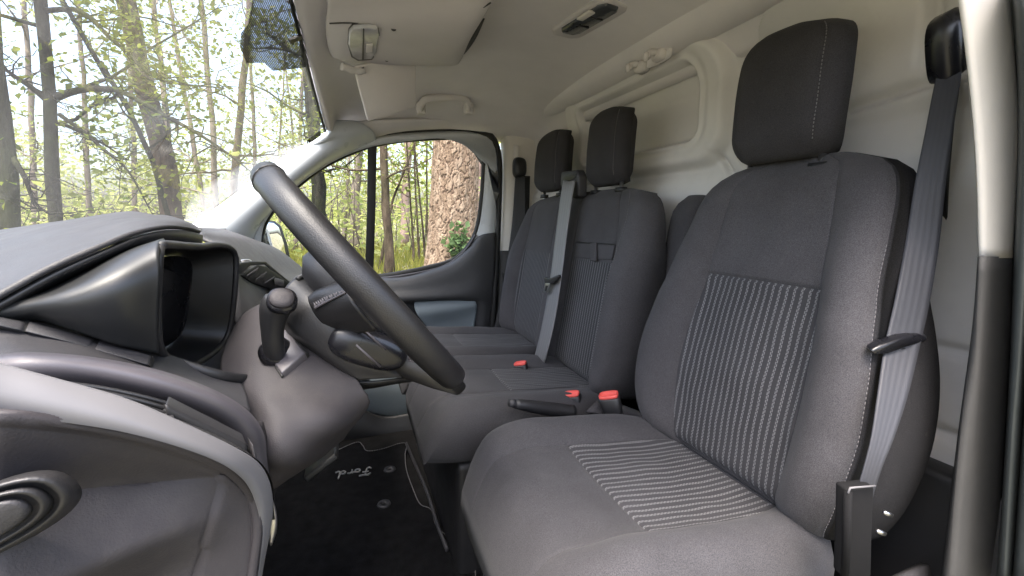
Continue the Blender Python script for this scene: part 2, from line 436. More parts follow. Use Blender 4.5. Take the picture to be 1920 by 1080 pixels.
def tree(name, label, pix, wpx, y, mat, top=9, branches=0, blen=1.2, leaves=0, lsize=.062, lmat='leaf', seed=1, zr=(-.3, 3.5), group='trees of the wood outside', extra=(), side=None):
    """pix: points the trunk passes in the photograph, at the distance y"""
    rng = np.random.default_rng(seed)
    P = [PY(a, b, y) for a, b in pix]; P.sort(key=lambda p: p.z)
    dlow = (P[0]-P[1]); dlow = dlow/abs(dlow.z) if abs(dlow.z) > 1e-6 else Vector((0, 0, -1)); dlow.x *= .5; dlow.y = 0
    base = P[0]+dlow*(P[0].z-gz(P[0].x, P[0].y)+.1) if P[0].z > gz(P[0].x, P[0].y)-.1 else P[0]
    dup_ = P[-1]-P[-2]; dup_ = dup_/abs(dup_.z)
    pts = [base]+P+([P[-1]+dup_*(top-P[-1].z)] if top > P[-1].z else [])
    pts = cr(pts, 26)
    rho = math.hypot(P[0].x, P[0].y); cth = max((P[0].x*math.sin(YAW)+P[0].y*math.cos(YAW))/rho, .3); r0 = wpx*rho*cth*cth/F_PX/2
    z0 = pts[0].z; H = pts[-1].z-z0
    R = [r0*(1+.7*math.exp(-max(p.z-z0, 0)/.35))*(1-.6*(p.z-z0)/max(H, 6)) for p in pts]
    pts = [p+Vector((rng.normal(), rng.normal(), 0))*r0*.12 for p in pts]
    t = thing(name, label, 'tree', pts[0], group)
    V, Fc = tubeVF(pts, R, 12); Vn = []
    for v in V: Vn.append(v+Vector((mnoise(v*3), mnoise(v*3+Vector((9, 0, 0))), 0))*r0*.35)
    mesh('trunk', Vn, Fc, mat, t)
    br = []; C = []
    for (px, rr) in extra:                                   # limbs seen in the photograph
        path = cr([PY(a, b, yy) for a, b, yy in px], 16); br.append(tubeVF(path, [rr*(1-.75*i/15) for i in range(16)], 7))
        for q in path[4:]:
            for _ in range(2):
                tp, tr_ = limb(q, Vector((rng.normal(), rng.normal(), rng.normal()*.6-.1)), .25+.35*rng.random(), rr*.25, rng, .35, 0, 5); br.append(tubeVF(tp, tr_, 4))
                if leaves and rng.random() < .4: C += [tp[-1]+Vector(rng.normal(size=3)*.12) for _ in range(int(3+8*rng.random()))]
    for i in range(branches):
        z = zr[0]+(zr[1]-zr[0])*rng.random(); j = min(range(len(pts)), key=lambda k: abs(pts[k].z-z)); p = pts[j].lerp(pts[min(j+1, len(pts)-1)], rng.random())
        a = rng.random()*2*math.pi; d = Vector((math.cos(a), math.sin(a)*.7, .15+.3*rng.random()))
        L = blen*(.6+.8*rng.random()); lp, lr = limb(p, d, L, r0*.2+.006, rng, .22, .03, 8); br.append(tubeVF(lp, lr, 6))
        for q in range(2, 9):
            for _ in range(2):
                tp, tr_ = limb(lp[q], Vector(rng.normal(size=3)), L*.35*rng.random()+.15, lr[q]*.5+.001, rng, .3, 0, 5); br.append(tubeVF(tp, tr_, 4))
                if leaves:
                    if rng.random() < .36:                     # foliage sits in clumps at some twig ends
                        sp = .10+.10*rng.random()
                        for w_ in range(int(leaves/(branches*14*.30)*(.4+1.6*rng.random()))+1):
                            C.append(tp[-1-int(rng.random()*3)]+Vector(rng.normal(size=3)*sp))
    if br: V, Fc = merge(br); prop(mesh('branches', V, Fc, mat, t), kind='stuff')
    if C: prop(leaf_mesh('crown', np.array([tuple(c) for c in C]), lsize, M[lmat], t, seed=seed), kind='stuff')
    return t

tree('oak_tree', 'dark mossy trunk at the far left edge of the windscreen', [(-8, 130), (8, 270), (22, 430)], 46, 4.6, M['bark_dk'], branches=5, blen=1.5, leaves=800, seed=3, zr=(.1, 2.6),
     extra=[([(20, 290, 4.6), (45, 330, 4.5), (65, 380, 4.5), (90, 398, 4.4)], .022)])
tree('oak_tree', 'upright dark trunk second from the left edge of the windscreen with a bare side limb', [(78, 0), (92, 180), (106, 410)], 31, 5, M['bark_dk'], branches=8, blen=1.7, leaves=1300, seed=4, zr=(.6, 3.4),
     extra=[([(108, 182, 5), (150, 168, 4.9), (215, 168, 4.9), (262, 190, 4.8), (300, 212, 4.8), (370, 250, 4.7), (430, 290, 4.7), (470, 322, 4.7)], .030),
            ([(112, 215, 5), (160, 250, 4.9), (200, 285, 4.8), (240, 320, 4.8), (285, 400, 4.8)], .018),
            ([(90, 190, 5), (60, 165, 5), (10, 130, 5), (-30, 90, 5)], .025), ([(112, 230, 5), (180, 262, 5), (240, 300, 5)], .016),
            ([(85, 20, 5), (150, 20, 5), (205, 70, 5), (240, 100, 5), (300, 150, 5), (420, 165, 5)], .022)])
tree('pine_tree', 'thick leaning brown trunk in the middle of the windscreen', [(238, 0), (262, 110), (290, 240), (312, 330), (326, 410)], 46, 6, M['bark_br'], branches=7, blen=1.8, leaves=260, seed=5, zr=(1.8, 4.5))
tree('oak_sapling', 'slim crooked young trunk leaning across in front of the thick leaning one', [(115, 0), (167, 88), (207, 140), (247, 215), (284, 300)], 12, 5.4, M['bark_dk'], branches=9, blen=1.0, leaves=480, seed=6, zr=(.2, 3.2))
FAR = [  # pixel path, width, y, bark, label
    ([(288, 0), (310, 190), (322, 330)], 15, 13, 'bark_haze', 'pale straight trunk just right of the thick leaning one'),
    ([(322, 30), (350, 200), (378, 360)], 11, 12, 'bark_haze', 'thin pale trunk leaning right behind the thick leaning one'),
    ([(377, 0), (394, 180), (404, 380)], 14, 10, 'bark_haze', 'leaf covered pale trunk in the middle of the open sky of the windscreen'),
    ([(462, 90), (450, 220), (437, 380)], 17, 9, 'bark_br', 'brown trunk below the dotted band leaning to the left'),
    ([(470, 120), (476, 220), (478, 330)], 9, 13, 'bark_haze', 'thin pale trunk below the dotted band, right of the brown one'),
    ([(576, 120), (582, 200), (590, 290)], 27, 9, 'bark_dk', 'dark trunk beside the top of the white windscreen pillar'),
    ([(532, 150), (527, 220), (523, 300)], 6, 15, 'bark_haze', 'very thin upright trunk left of the dark trunk by the pillar'),
    ([(538, 150), (546, 220), (553, 290)], 6, 15, 'bark_haze', 'very thin trunk leaning right, just left of the dark trunk by the pillar'),
    ([(48, 60), (58, 200), (66, 400)], 15, 13, 'bark_haze', 'pale trunk between the two dark trunks at the left'),
    ([(150, 60), (160, 230), (168, 410)], 13, 14, 'bark_haze', 'pale trunk right of the second dark trunk'),
    ([(246, 180), (250, 280), (254, 410)], 12, 14, 'bark_haze', 'pale trunk hidden behind the slim crooked one'),
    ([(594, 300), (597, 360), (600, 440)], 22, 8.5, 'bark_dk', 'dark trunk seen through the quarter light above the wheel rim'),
    ([(672, 280), (668, 360), (664, 440)], 18, 14, 'bark_haze', 'pale trunk in the quarter light close to the division bar'),
    ([(655, 290), (650, 360), (646, 440)], 7, 16, 'bark_haze', 'thin pale trunk in the quarter light left of the wider pale one'),
    ([(556, 380), (554, 420), (552, 470)], 9, 14, 'bark_haze', 'thin trunk low in the quarter light beside the mirror'),
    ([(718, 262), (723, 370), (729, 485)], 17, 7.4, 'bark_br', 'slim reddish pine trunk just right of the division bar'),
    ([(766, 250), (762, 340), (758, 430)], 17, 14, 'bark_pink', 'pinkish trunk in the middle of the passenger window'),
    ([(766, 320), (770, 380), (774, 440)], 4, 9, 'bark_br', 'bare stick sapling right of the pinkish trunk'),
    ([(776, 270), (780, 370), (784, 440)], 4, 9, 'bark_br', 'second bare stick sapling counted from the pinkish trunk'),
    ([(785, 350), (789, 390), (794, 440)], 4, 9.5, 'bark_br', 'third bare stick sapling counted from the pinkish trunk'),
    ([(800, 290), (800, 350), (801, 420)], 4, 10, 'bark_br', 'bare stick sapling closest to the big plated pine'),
    ([(905, 230), (902, 330), (900, 440)], 30, 11, 'bark_pink', 'pinkish trunk right of the big plated pine'),
    ([(757, 322), (747, 348), (736, 375)], 5, 8.5, 'bark_br', 'dead leaning pole in front of the pinkish trunk'),
]
for i, (pix, wd, y, bk, lab) in enumerate(FAR):
    big = wd > 8
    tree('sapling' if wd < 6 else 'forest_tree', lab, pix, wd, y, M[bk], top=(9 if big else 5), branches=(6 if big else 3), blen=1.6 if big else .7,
         leaves=(520 if pix[0][0] < 620 else 330) if big else 60, lsize=.085, lmat='leaf' if y < 12 else 'leaf_haze', seed=20+i, zr=(.3, 4.5) if pix[0][0] < 620 else (-.2, 3.2))

def big_pine():
    y = 6.6; Rm = .335*1.12; nA, nZ = 260, 420
    zb, zt = -1.2, 3.0
    cx0 = PY(848, 440, y); cx1 = PY(857, 258, y)
    rng = np.random.default_rng(11)
    # voronoi plates on (arc, height), tall cells
    cu, cv = .052, .22; nu = int(2*math.pi*Rm/cu); nv = int((zt-zb)/cv)+2
    jx = rng.random((nv+2, nu)); jy = rng.random((nv+2, nu)); tone = rng.random((nv+2, nu)); hgt = rng.random((nv+2, nu))
    A, Z = np.meshgrid(np.linspace(0, 1, nA, endpoint=False), np.linspace(0, 1, nZ))
    U = A*nu; Vv = Z*nv
    U = U+.35*np.sin(Vv*1.7+np.sin(U*.9))+.22*np.sin(Vv*5.1+U*2)+.12*np.sin(Vv*11.3+U*3.1); Vv = Vv+.30*np.sin(A*2*np.pi*7+Z*9)+.18*np.sin(U*4.3)+.1*np.sin(U*9.1+Vv*2)
    iu = np.floor(U).astype(int); iv = np.floor(Vv).astype(int)
    F1 = np.full(U.shape, 9.); F2 = np.full(U.shape, 9.); T = np.zeros(U.shape); Hh = np.zeros(U.shape)
    for du in (-1, 0, 1):
        for dv in (-1, 0, 1):
            a = (iu+du) % nu; b = np.clip(iv+dv, 0, nv+1)
            dx = iu+du+.15+.7*jx[b, a]-U; dy = iv+dv+.15+.7*jy[b, a]-Vv; d = np.sqrt(dx*dx+dy*dy)
            near = d < F1; F2 = np.where(near, F1, np.minimum(F2, d)); T = np.where(near, tone[b, a], T); Hh = np.where(near, hgt[b, a], Hh); F1 = np.where(near, d, F1)
    e = np.clip((F2-F1)/.16, 0, 1); e = e*e*(3-2*e)
    zz = zb+Z*(zt-zb)
    flare = 1+.45*np.exp(-(zz+1.15)/.35)-.03*(zz-zb)
    R = Rm*flare*.93+e*(.009+.018*Hh)-.012+.01*np.sin(U*9+Vv*13)*e*.3
    tz = (zz-cx0.z)/(cx1.z-cx0.z); cx = cx0.x+(cx1.x-cx0.x)*tz
    th = A*2*np.pi
    V = np.stack([cx+R*np.cos(th), y+R*np.sin(th), zz], -1).reshape(-1, 3)
    t = thing('pine_tree', 'big pine with thick plated orange brown bark filling the right of the passenger window', 'tree', (cx0.x, y, zb), 'trees of the wood outside')
    Fc = []
    for i in range(nZ-1):
        for k in range(nA):
            k2 = (k+1) % nA; Fc.append((i*nA+k, i*nA+k2, (i+1)*nA+k2, (i+1)*nA+k))
    o = mesh('trunk', V.tolist(), Fc, M['bark_pine'], t)
    for nm, arr in (('groove', e), ('tone', T)):
        at = o.data.attributes.new(nm, 'FLOAT', 'POINT'); at.data.foreach_set('value', arr.astype(np.float32).ravel())
    # the rest of the stem above the window
    top = [Vector((cx1.x+(cx1.x-cx0.x)*(z-cx1.z)/(cx1.z-cx0.z), y, z)) for z in np.linspace(2.9, 11, 10)]
    tube('upper_trunk', top, [.36-.02*i for i in range(10)], M['bark_br'], t, n=14)
    # ivy at its foot
    iv = thing('ivy', 'green ivy sprig growing on the foot of the big plated pine', 'plant', PY(845, 470, y-.4))
    C = []
    st = []
    for k in range(9):
        p0 = PY(850+random.uniform(-8, 14), 505, y-.46); p1 = PY(850+random.gauss(0, 17), 446+random.gauss(0, 10), y-.50)
        pts = cr([p0, p0.lerp(p1, .5)+Vector((random.gauss(0, .05), -.05, .05)), p1], 10); st.append(tubeVF(pts, .006, 5))
        for q in pts[4:]:
            for _ in range(4): C.append(tuple(q+Vector((random.gauss(0, .06), random.gauss(0, .04), random.gauss(0, .05)))))
    V, Fc = merge(st); prop(mesh('stems', V, Fc, M['bark_br'], iv), kind='stuff')
    prop(leaf_mesh('leaves', np.array(C), .10, M['leaf_ivy'], iv, asp=.75, seed=5), kind='stuff')
big_pine()

def understory():
    rng = np.random.default_rng(99); C = []; St = []
    # far belt of bushes and young growth, reads as one mass
    for i in range(760):
        a = math.radians(rng.uniform(38, 158)); d = rng.uniform(10, 34); x, y = d*math.cos(a), d*math.sin(a)
        if y < 5.5: continue
        h = rng.uniform(.5, 2.0)*(1.0 if a > math.radians(95) else 1.9); z0 = gz(x, y)
        n = int(26+rng.random()*40); s = rng.uniform(.3, .9)
        c = np.stack([x+rng.normal(size=n)*s, y+rng.normal(size=n)*s, z0+np.abs(rng.random(n))*h], 1); C.append(c)
        St.append(tubeVF([Vector((x, y, z0-.1)), Vector((x+rng.normal()*.2, y, z0+h*.5)), Vector((x+rng.normal()*.4, y+rng.normal()*.3, z0+h))], [.015, .011, .004], 4))
    C = np.concatenate(C); o = leaf_mesh('undergrowth', C, .16, M['leaf_haze'], seed=2); prop(o, kind='stuff'); o['label'] = 'yellow green undergrowth of the wood behind the trunks'; o['category'] = 'undergrowth'
    V, Fc = merge(St); o2 = mesh('undergrowth_stems', V, Fc, M['bark_haze']); prop(o2, 'thin pale stems standing in the undergrowth', 'undergrowth', kind='stuff')
    # high far foliage behind the passenger window
    C = []
    for i in range(700):
        a = math.radians(rng.uniform(52, 97)); d = rng.uniform(16, 40); x, y = d*math.cos(a), d*math.sin(a); z = rng.uniform(.2, 7)
        n = 26; s = rng.uniform(.4, 1.0); C.append(np.stack([x+rng.normal(size=n)*s, y+rng.normal(size=n)*s, z+rng.normal(size=n)*s*.7], 1))
    for i in range(330):
        a = math.radians(rng.uniform(97, 150)); d = rng.uniform(16, 40); x, y = d*math.cos(a), d*math.sin(a); z = rng.uniform(.0, 1.9)*d/16
        n = 22; s = rng.uniform(.4, 1.0); C.append(np.stack([x+rng.normal(size=n)*s, y+rng.normal(size=n)*s, z+rng.normal(size=n)*s*.7], 1))
    o = leaf_mesh('far_wood', np.concatenate(C), .2, M['leaf_haze'], seed=3); prop(o, 'pale far wood behind all the trunks', 'wood', kind='stuff')
    # grass
    n = 60000; a = np.radians(rng.uniform(40, 158, n)); d = 2.9+13*rng.random(n)**1.3; x = d*np.cos(a); y = d*np.sin(a); k = y > 2.6; x, y = x[k], y[k]; n = len(x)
    z = np.array([gz(p, q) for p, q in zip(x, y)]); h = rng.uniform(.06, .28, n); w_ = .006+.004*rng.random(n)+.0006*np.hypot(x, y)
    ph = rng.random(n)*6.28; lx = rng.normal(size=n)*.35*h; ly = rng.normal(size=n)*.35*h
    V = np.stack([np.stack([x-w_*np.cos(ph), y-w_*np.sin(ph), z-.02], 1), np.stack([x+w_*np.cos(ph), y+w_*np.sin(ph), z-.02], 1), np.stack([x+lx, y+ly, z+h], 1)], 1).reshape(-1, 3)
    me = bpy.data.meshes.new('grass'); me.vertices.add(3*n); me.vertices.foreach_set('co', V.astype(np.float32).ravel()); me.loops.add(3*n); me.loops.foreach_set('vertex_index', np.arange(3*n, dtype=np.int32))
    me.polygons.add(n); me.polygons.foreach_set('loop_start', np.arange(0, 3*n, 3, dtype=np.int32)); me.polygons.foreach_set('loop_total', np.full(n, 3, np.int32))
    at = me.attributes.new('tone', 'FLOAT', 'POINT'); at.data.foreach_set('value', np.repeat(rng.random(n), 3).astype(np.float32)); me.update(calc_edges=True); me.materials.append(M['grass'])
    o = bpy.data.objects.new('grass', me); COL.objects.link(o); prop(o, 'pale green grass on the forest floor', 'grass', kind='stuff')
understory()

# ================================================================== VAN CAB SHELL
van = thing('van_cab', 'cab of a van seen through its open driver side, pale roof lining and moulded bulkhead', 'van', (0, 1.08, -.84))
YC = 1.08
def mir(p): return Vector((p[0], 2*YC-p[1], p[2]))
hdrF = [Vector((-.084, 1.08, .445)), Vector((-.08, 1.37, .418)), Vector((-.07, 1.60, .365)), Vector((-.056, 1.75, .302))]
hdr = [mir(p) for p in hdrF[:0:-1]]+hdrF
def roofrow(x, zc, z2, z3, ye=1.95):
    f = [Vector((x, 1.08, zc)), Vector((x, 1.40, zc-.004)), Vector((x, 1.70, z2)), Vector((x, 1.86, z2-.045)), Vector((x, ye, z3))]
    return [mir(p) for p in f[:0:-1]]+f
rows = [hdr, roofrow(-.02, .462, .40, .335, 1.90), roofrow(.08, .478, .44, .345, 1.93), roofrow(.3, .49, .455, .35), roofrow(.55, .485, .45, .35), roofrow(.70, .46, .435, .345), roofrow(.79, .425, .41, .34), roofrow(.84, .36, .35, .30)]
o = skin('headliner', rows, M['cream'], van, nu=64, nv=44, flip=True); solid(o, .02, -1)
# rubber edge along the windscreen
tube('windscreen_seal', [p+Vector((-.004, 0, -.004)) for p in cr(hdr, 60)], .0045, M['rubber'], van, n=6)
base = [Vector((-.52, 1.90, -.05)), Vector((-.66, 1.5, -.09)), Vector((-.70, 1.08, -.10)), Vector((-.66, .66, -.09)), Vector((-.52, .26, -.05))][::-1]
o = skin('windscreen', [[p+Vector((-.012, 0, .004)) for p in hdr], [(-.37, .22, .17), (-.43, .66, .19), (-.45, 1.08, .20), (-.43, 1.5, .19), (-.30, 1.84, .14)], base], M['glass'], van, nu=40, nv=16)
# dotted shade band behind the mirror foot
fr_pix = [(562, 0), (575, 60), (592, 122), (560, 128), (512, 133), (495, 118), (462, 118), (450, 88), (452, 62), (465, 45), (472, 10), (478, -30), (560, -40)]
def onscreen(px, py):   # the glass near the header: a plane through it
    return PN(px, py, (-.090, 1.08, .437), (-.67, .10, 1))
pts = [onscreen(*p) for p in fr_pix]
band = mesh('shade_band', pts, [tuple(range(len(pts)))], M['frit'], van, smooth=False, uv=[(p.y, (p.x+p.z)*.72) for p in pts])
pc = onscreen(552, 72)
prism('band_clip', [onscreen(540, 72), onscreen(562, 64), onscreen(564, 70), onscreen(543, 80)], (.004, -.002, -.004), M['black'], van)

# far windscreen pillar and cant rail: white paint
skin('windscreen_pillar', [
    [PY(345, 440, 1.86), PY(420, 388, 1.86), PY(500, 328, 1.86), PY(570, 277, 1.85), PY(612, 247, 1.76), PY(630, 235, 1.80)],
    [PY(400, 440, 1.83), PY(450, 402, 1.83), PY(520, 345, 1.83), PY(590, 290, 1.82), PY(650, 252, 1.80), PY(690, 238, 1.83)],
    [PY(440, 450, 1.86), PY(480, 400, 1.86), PY(530, 350, 1.86), PY(600, 300, 1.87), PY(660, 272, 1.88), PY(702, 258, 1.89)],
    [PY(455, 470, 1.93), PY(485, 412, 1.93), PY(540, 350, 1.93), PY(605, 302, 1.93), PY(662, 274, 1.93), PY(706, 260, 1.93)]],
     M['white'], van, nu=30, nv=14, th=.02, flip=False)
skin('cant_rail_trim', [
    [PY(628, 236, 1.80), PY(690, 225, 1.83), PY(760, 222, 1.85), PY(840, 222, 1.87), PY(930, 226, 1.90), PY(1010, 232, 1.93)],
    [PY(640, 268, 1.86), PY(700, 246, 1.87), PY(760, 238, 1.89), PY(840, 236, 1.90), PY(930, 240, 1.92), PY(1010, 246, 1.94)],
    [PY(640, 284, 1.95), PY(700, 262, 1.95), PY(760, 252, 1.95), PY(840, 250, 1.95), PY(930, 254, 1.95), PY(1010, 260, 1.95)]], M['cream'], van, nu=24, nv=10, th=.01)
tube('windscreen_pillar', cr([(-.045, .40, .315), (-.17, .345, .215), (-.32, .30, .10), (-.53, .235, -.06), (-.60, .22, -.16)], 24), .032, M['white'], van, n=14)
skin('front_jamb', [[(-.56, .22, -.10), (-.52, .20, -.45), (-.45, .19, -.86)], [(-.74, .14, -.10), (-.72, .13, -.45), (-.70, .13, -.86)]], M['white'], van, nu=10, straight=True, th=.02)
# door-opening rubber seal on the far side
seal = [(452, 520), (462, 462), (470, 430), (492, 385), (530, 343), (590, 300), (650, 271), (700, 257), (760, 249), (830, 246), (890, 246), (918, 253), (931, 275), (936, 310), (935, 380), (932, 460), (927, 560), (921, 655)]
tube('door_seal', cr([PY(a, b, 1.915) for a, b in seal], 80), .0150, M['rubber'], van, n=8)
# wall behind the passenger door (cream above, dark below)
skin('rear_quarter_trim', [[PY(937, 240, 1.93), PY(940, 300, 1.93), PY(939, 400, 1.93), PY(935, 500, 1.93)],
                           [PY(960, 240, 1.90), PY(962, 300, 1.90), PY(960, 400, 1.90), PY(955, 500, 1.90)],
                           [PY(1060, 235, 1.90), PY(1060, 300, 1.90), PY(1055, 400, 1.90), PY(1050, 500, 1.90)]], M['creamp'], van, nu=16, nv=12, th=.01)
skin('rear_quarter_lower', [[PY(935, 470, 1.935), PY(930, 560, 1.935), PY(922, 660, 1.935), PY(910, 760, 1.935)],
                            [PY(955, 470, 1.895), PY(950, 560, 1.895), PY(945, 660, 1.895), PY(930, 760, 1.895)],
                            [PY(1050, 470, 1.895), PY(1050, 560, 1.895), PY(1045, 660, 1.895), PY(1030, 760, 1.895)]], M['pillar_dk'], van, nu=16, nv=12, th=.01)
box('belt_height_slider', PY(968, 290, 1.885), (.012, 0, 0), (0, .004, 0), (0, 0, .04), M['visor'], van, .003)
# bulkhead
def sdf_rr(y, z, y0, y1, z0, z1, r):
    cy, cz = (y0+y1)/2, (z0+z1)/2; qy = abs(y-cy)-(y1-y0)/2+r; qz = abs(z-cz)-(z1-z0)/2+r
    return math.hypot(max(qy, 0), max(qz, 0))+min(max(qy, qz), 0)-r
def relief(y, z):
    h = 0.0
    d = sdf_rr(y, z, .845, 1.62, .132, .415, .08); h += .030*sm(.016, -.016, d)                # raised frame
    d = sdf_rr(y, z, .935, 1.52, .195, .374, .035); h -= .042*sm(.010, -.010, d); h -= .006*sm(.022, 0, abs(d-.022))
    h -= .022*math.exp(-((y-(.80-.10*sm(.36, .44, z)))/.011)**2)*sm(.20, .26, z)                  # valley beside the frame
    h += .020*sm(.79, .70, y)*sm(.15, .20, z)                                                    # swelling behind the driver
    h += .018*sm(.205, .18, z-.12*(.5-y))*sm(.74, .66, y)-.024*math.exp(-((z-.192-.12*(.5-y))/.010)**2)*sm(.74, .66, y)
    h -= .024*math.exp(-((y-.465)/.010)**2)*sm(.20, .24, z)
    for off in (0, .055): h -= .016*math.exp(-(((z-.09)-(y-.83+off)*1.25)/.010)**2)*sm(.17, .13, z)*sm(-.10, -.04, z)
    h += .016*sm(.125, .09, z)*sm(.86, .93, y)
    h -= .012*math.exp(-((z+.19)/.008)**2)*sm(.62, .5, y)
    h -= .014*math.exp(-((z+.315)/.008)**2)
    h += .004*mnoise(Vector((y*4, z*4, 0)))
    return h
ys = np.linspace(.14, 2.02, 330); zs = np.concatenate([np.linspace(-.9, -.36, 16), np.linspace(-.35, .46, 190)])
rows = []
for z in zs:
    xb = .835-.05*sm(.30, .44, z)*1.0-.0*z
    rows.append([Vector((xb-relief(y, z)-.06*sm(1.72, 1.98, y)-.0*y, y, z)) for y in ys])
o = grid('bulkhead', rows, M['bulk'], van); solid(o, .02, 1)
box('bulkhead_lower_panel', (.80, 1.08, -.63), (.025, 0, 0), (0, .93, 0), (0, 0, .272), M['black'], van, .012)
skin('roof_edge_roll', [[(.70, y, .447) for y in np.linspace(.24, 1.90, 9)], [(.725, y, .415) for y in np.linspace(.24, 1.90, 9)], [(.765, y, .398) for y in np.linspace(.24, 1.90, 9)], [(.80, y, .402) for y in np.linspace(.24, 1.90, 9)], [(.82, y, .43) for y in np.linspace(.24, 1.90, 9)]], M['cream'], van, nu=20, nv=12, th=.004)
# near pillar
pin = skin('door_pillar_trim', [
    [PY(1790, -40, .303), PY(1812, 120, .303), PY(1828, 300, .303), PY(1834, 484, .303)],
    [PY(1797, -40, .297), PY(1820, 120, .297), PY(1837, 300, .297), PY(1842, 484, .297)],
    [PY(1850, -40, .291), PY(1868, 120, .291), PY(1877, 300, .291), PY(1872, 484, .291)],
    [PY(1887, -40, .291), PY(1901, 120, .291), PY(1908, 260, .291), PY(1896, 484, .291)],
    [PY(1890, -40, .297), PY(1904, 120, .297), PY(1911, 260, .297), PY(1899, 484, .297)]], M['creamp'], van, nu=24, nv=16, th=.006)
skin('door_pillar_lower_trim', [
    [PY(1833, 482, .330), PY(1822, 620, .330), PY(1795, 820, .330), PY(1762, 1100, .330)],
    [PY(1838, 481, .291), PY(1828, 620, .291), PY(1803, 820, .291), PY(1772, 1100, .291)],
    [PY(1870, 481, .291), PY(1868, 620, .291), PY(1850, 820, .291), PY(1820, 1100, .291)],
    [PY(1897, 482, .292), PY(1893, 620, .292), PY(1880, 820, .292), PY(1862, 1100, .292)],
    [PY(1900, 482, .303), PY(1896, 620, .303), PY(1884, 820, .303), PY(1868, 1100, .303)]], M['pillar_dk'], van, nu=24, nv=16, th=.006)
skin('near_door_seal', [
    [PY(1885, -40, .33), PY(1901, 200, .33), PY(1893, 500, .33), PY(1884, 800, .33), PY(1862, 1100, .33)],
    [PY(1905, -40, .265), PY(1916, 200, .265), PY(1908, 500, .265), PY(1892, 800, .265), PY(1872, 1100, .265)],
    [PY(1925, -40, .26), PY(1935, 200, .26), PY(1925, 500, .26), PY(1912, 800, .26), PY(1892, 1100, .26)],
    [PY(1960, -40, .30), PY(1970, 200, .30), PY(1955, 500, .30), PY(1930, 800, .30), PY(1912, 1100, .30)]], M['jamb'], van, nu=24, nv=14, th=.006)
skin('door_jamb', [
    [PY(1950, -40, .30), PY(1950, 200, .30), PY(1935, 500, .30), PY(1912, 800, .30), PY(1890, 1100, .30)],
    [PY(1990, -40, .24), PY(1990, 200, .24), PY(1960, 500, .24), PY(1935, 800, .24), PY(1915, 1100, .24)],
    [PY(2100, -40, .22), PY(2100, 200, .22), PY(2080, 500, .22), PY(2050, 800, .22), PY(2030, 1100, .22)]], M['jamb'], van, nu=20, nv=12, th=.006)
# inner return between pillar and bulkhead
skin('pillar_inner_panel', [[(.72, .335, .40), (.745, .335, .0), (.77, .335, -.4), (.79, .335, -.86)], [(.86, .33, .40), (.86, .33, 0), (.86, .33, -.4), (.86, .33, -.86)]], M['bulk'], van, nu=12, straight=True, th=.004)
# floor, firewall, sills
box('cab_floor', (.12, 1.06, -.865), (.80, 0, 0), (0, .95, 0), (0, 0, .02), M['floor'], van, .004)
skin('firewall', [[(-.72, .12, -.05), (-.74, 1.08, -.08), (-.72, 2.02, -.05)], [(-.66, .12, -.45), (-.66, 1.08, -.45), (-.66, 2.02, -.45)], [(-.50, .12, -.80), (-.45, 1.08, -.80), (-.50, 2.02, -.80)], [(-.2, .12, -.845), (-.2, 1.08, -.845), (-.2, 2.02, -.845)]], M['floor'], van, nu=12, nv=16, th=.01)
box('door_sill', (.1, .16, -.86), (.75, 0, 0), (0, .05, 0), (0, 0, .03), M['black'], van, .01)
tube('floor_rail', [PZ(762, 832, -.825), PZ(800, 920, -.825), PZ(822, 990, -.825), PZ(838, 1030, -.825)], .008, M['dash'], van, n=8, flat=.6)

# ================================================================== OVERHEAD ITEMS
sh = thing('overhead_shelf', 'moulded beige storage shelf under the roof above the windscreen', 'storage shelf', (.05, 1.1, .42))
SZ = .415
skin('shelf_body', [
    [PZ(560, -80, .44), PZ(620, -70, .44), PZ(760, -60, .44), PZ(900, -60, .44), PZ(960, -60, .445)],
    [PZ(612, -10, .43), PZ(660, -8, .43), PZ(760, -10, .43), PZ(890, -14, .43), PZ(935, -20, .44)],
    [PZ(612, 40, .425), PZ(650, 50, .412), PZ(740, 47, .406), PZ(870, 44, .406), PZ(915, 10, .425)],
    [PZ(616, 80, .425), PZ(650, 92, .41), PZ(740, 100, .402), PZ(840, 100, .402), PZ(880, 70, .41)],
    [PZ(626, 104, .435), PZ(660, 112, .42), PZ(740, 117, .412), PZ(845, 119, .412), PZ(862, 108, .42)],
    [PZ(640, 100, .475), PZ(670, 106, .475), PZ(740, 110, .475), PZ(845, 112, .475), PZ(868, 92, .475)]], M['shelf'], sh, nu=36, nv=30, th=.006)
# dark recess at the shelf's rear mouth
skin('shelf_mouth', [[PZ(846, 118, .414), PZ(862, 100, .414), PZ(880, 72, .414), PZ(900, 35, .43)], [PZ(854, 114, .425), PZ(874, 96, .43), PZ(892, 70, .43), PZ(908, 34, .44)]], M['pillar_dk'], sh, nu=12, straight=True, th=.002)
tube('shelf_seam', cr([PZ(618, 44, .409), PZ(700, 41, .4085), PZ(800, 34, .409), PZ(880, 25, .412), PZ(920, 5, .422)], 20), .0018, M['pillar_dk'], sh, n=5)
# recessed grip
skin('grip_recess', [[PZ(735, 72, .4035), PZ(745, 66, .4035), PZ(770, 74, .4035), PZ(826, 110, .4035)], [PZ(733, 84, .4045), PZ(742, 98, .4045), PZ(775, 106, .4045), PZ(826, 112, .4045)]], M['shelf'], sh, nu=12, straight=True, th=.004)
for a, b in ((738, 53), (725, 111)): tube('screw', [PZ(a, b, .401), PZ(a, b, .407)], .006, M['pillar_dk'], sh, n=10)
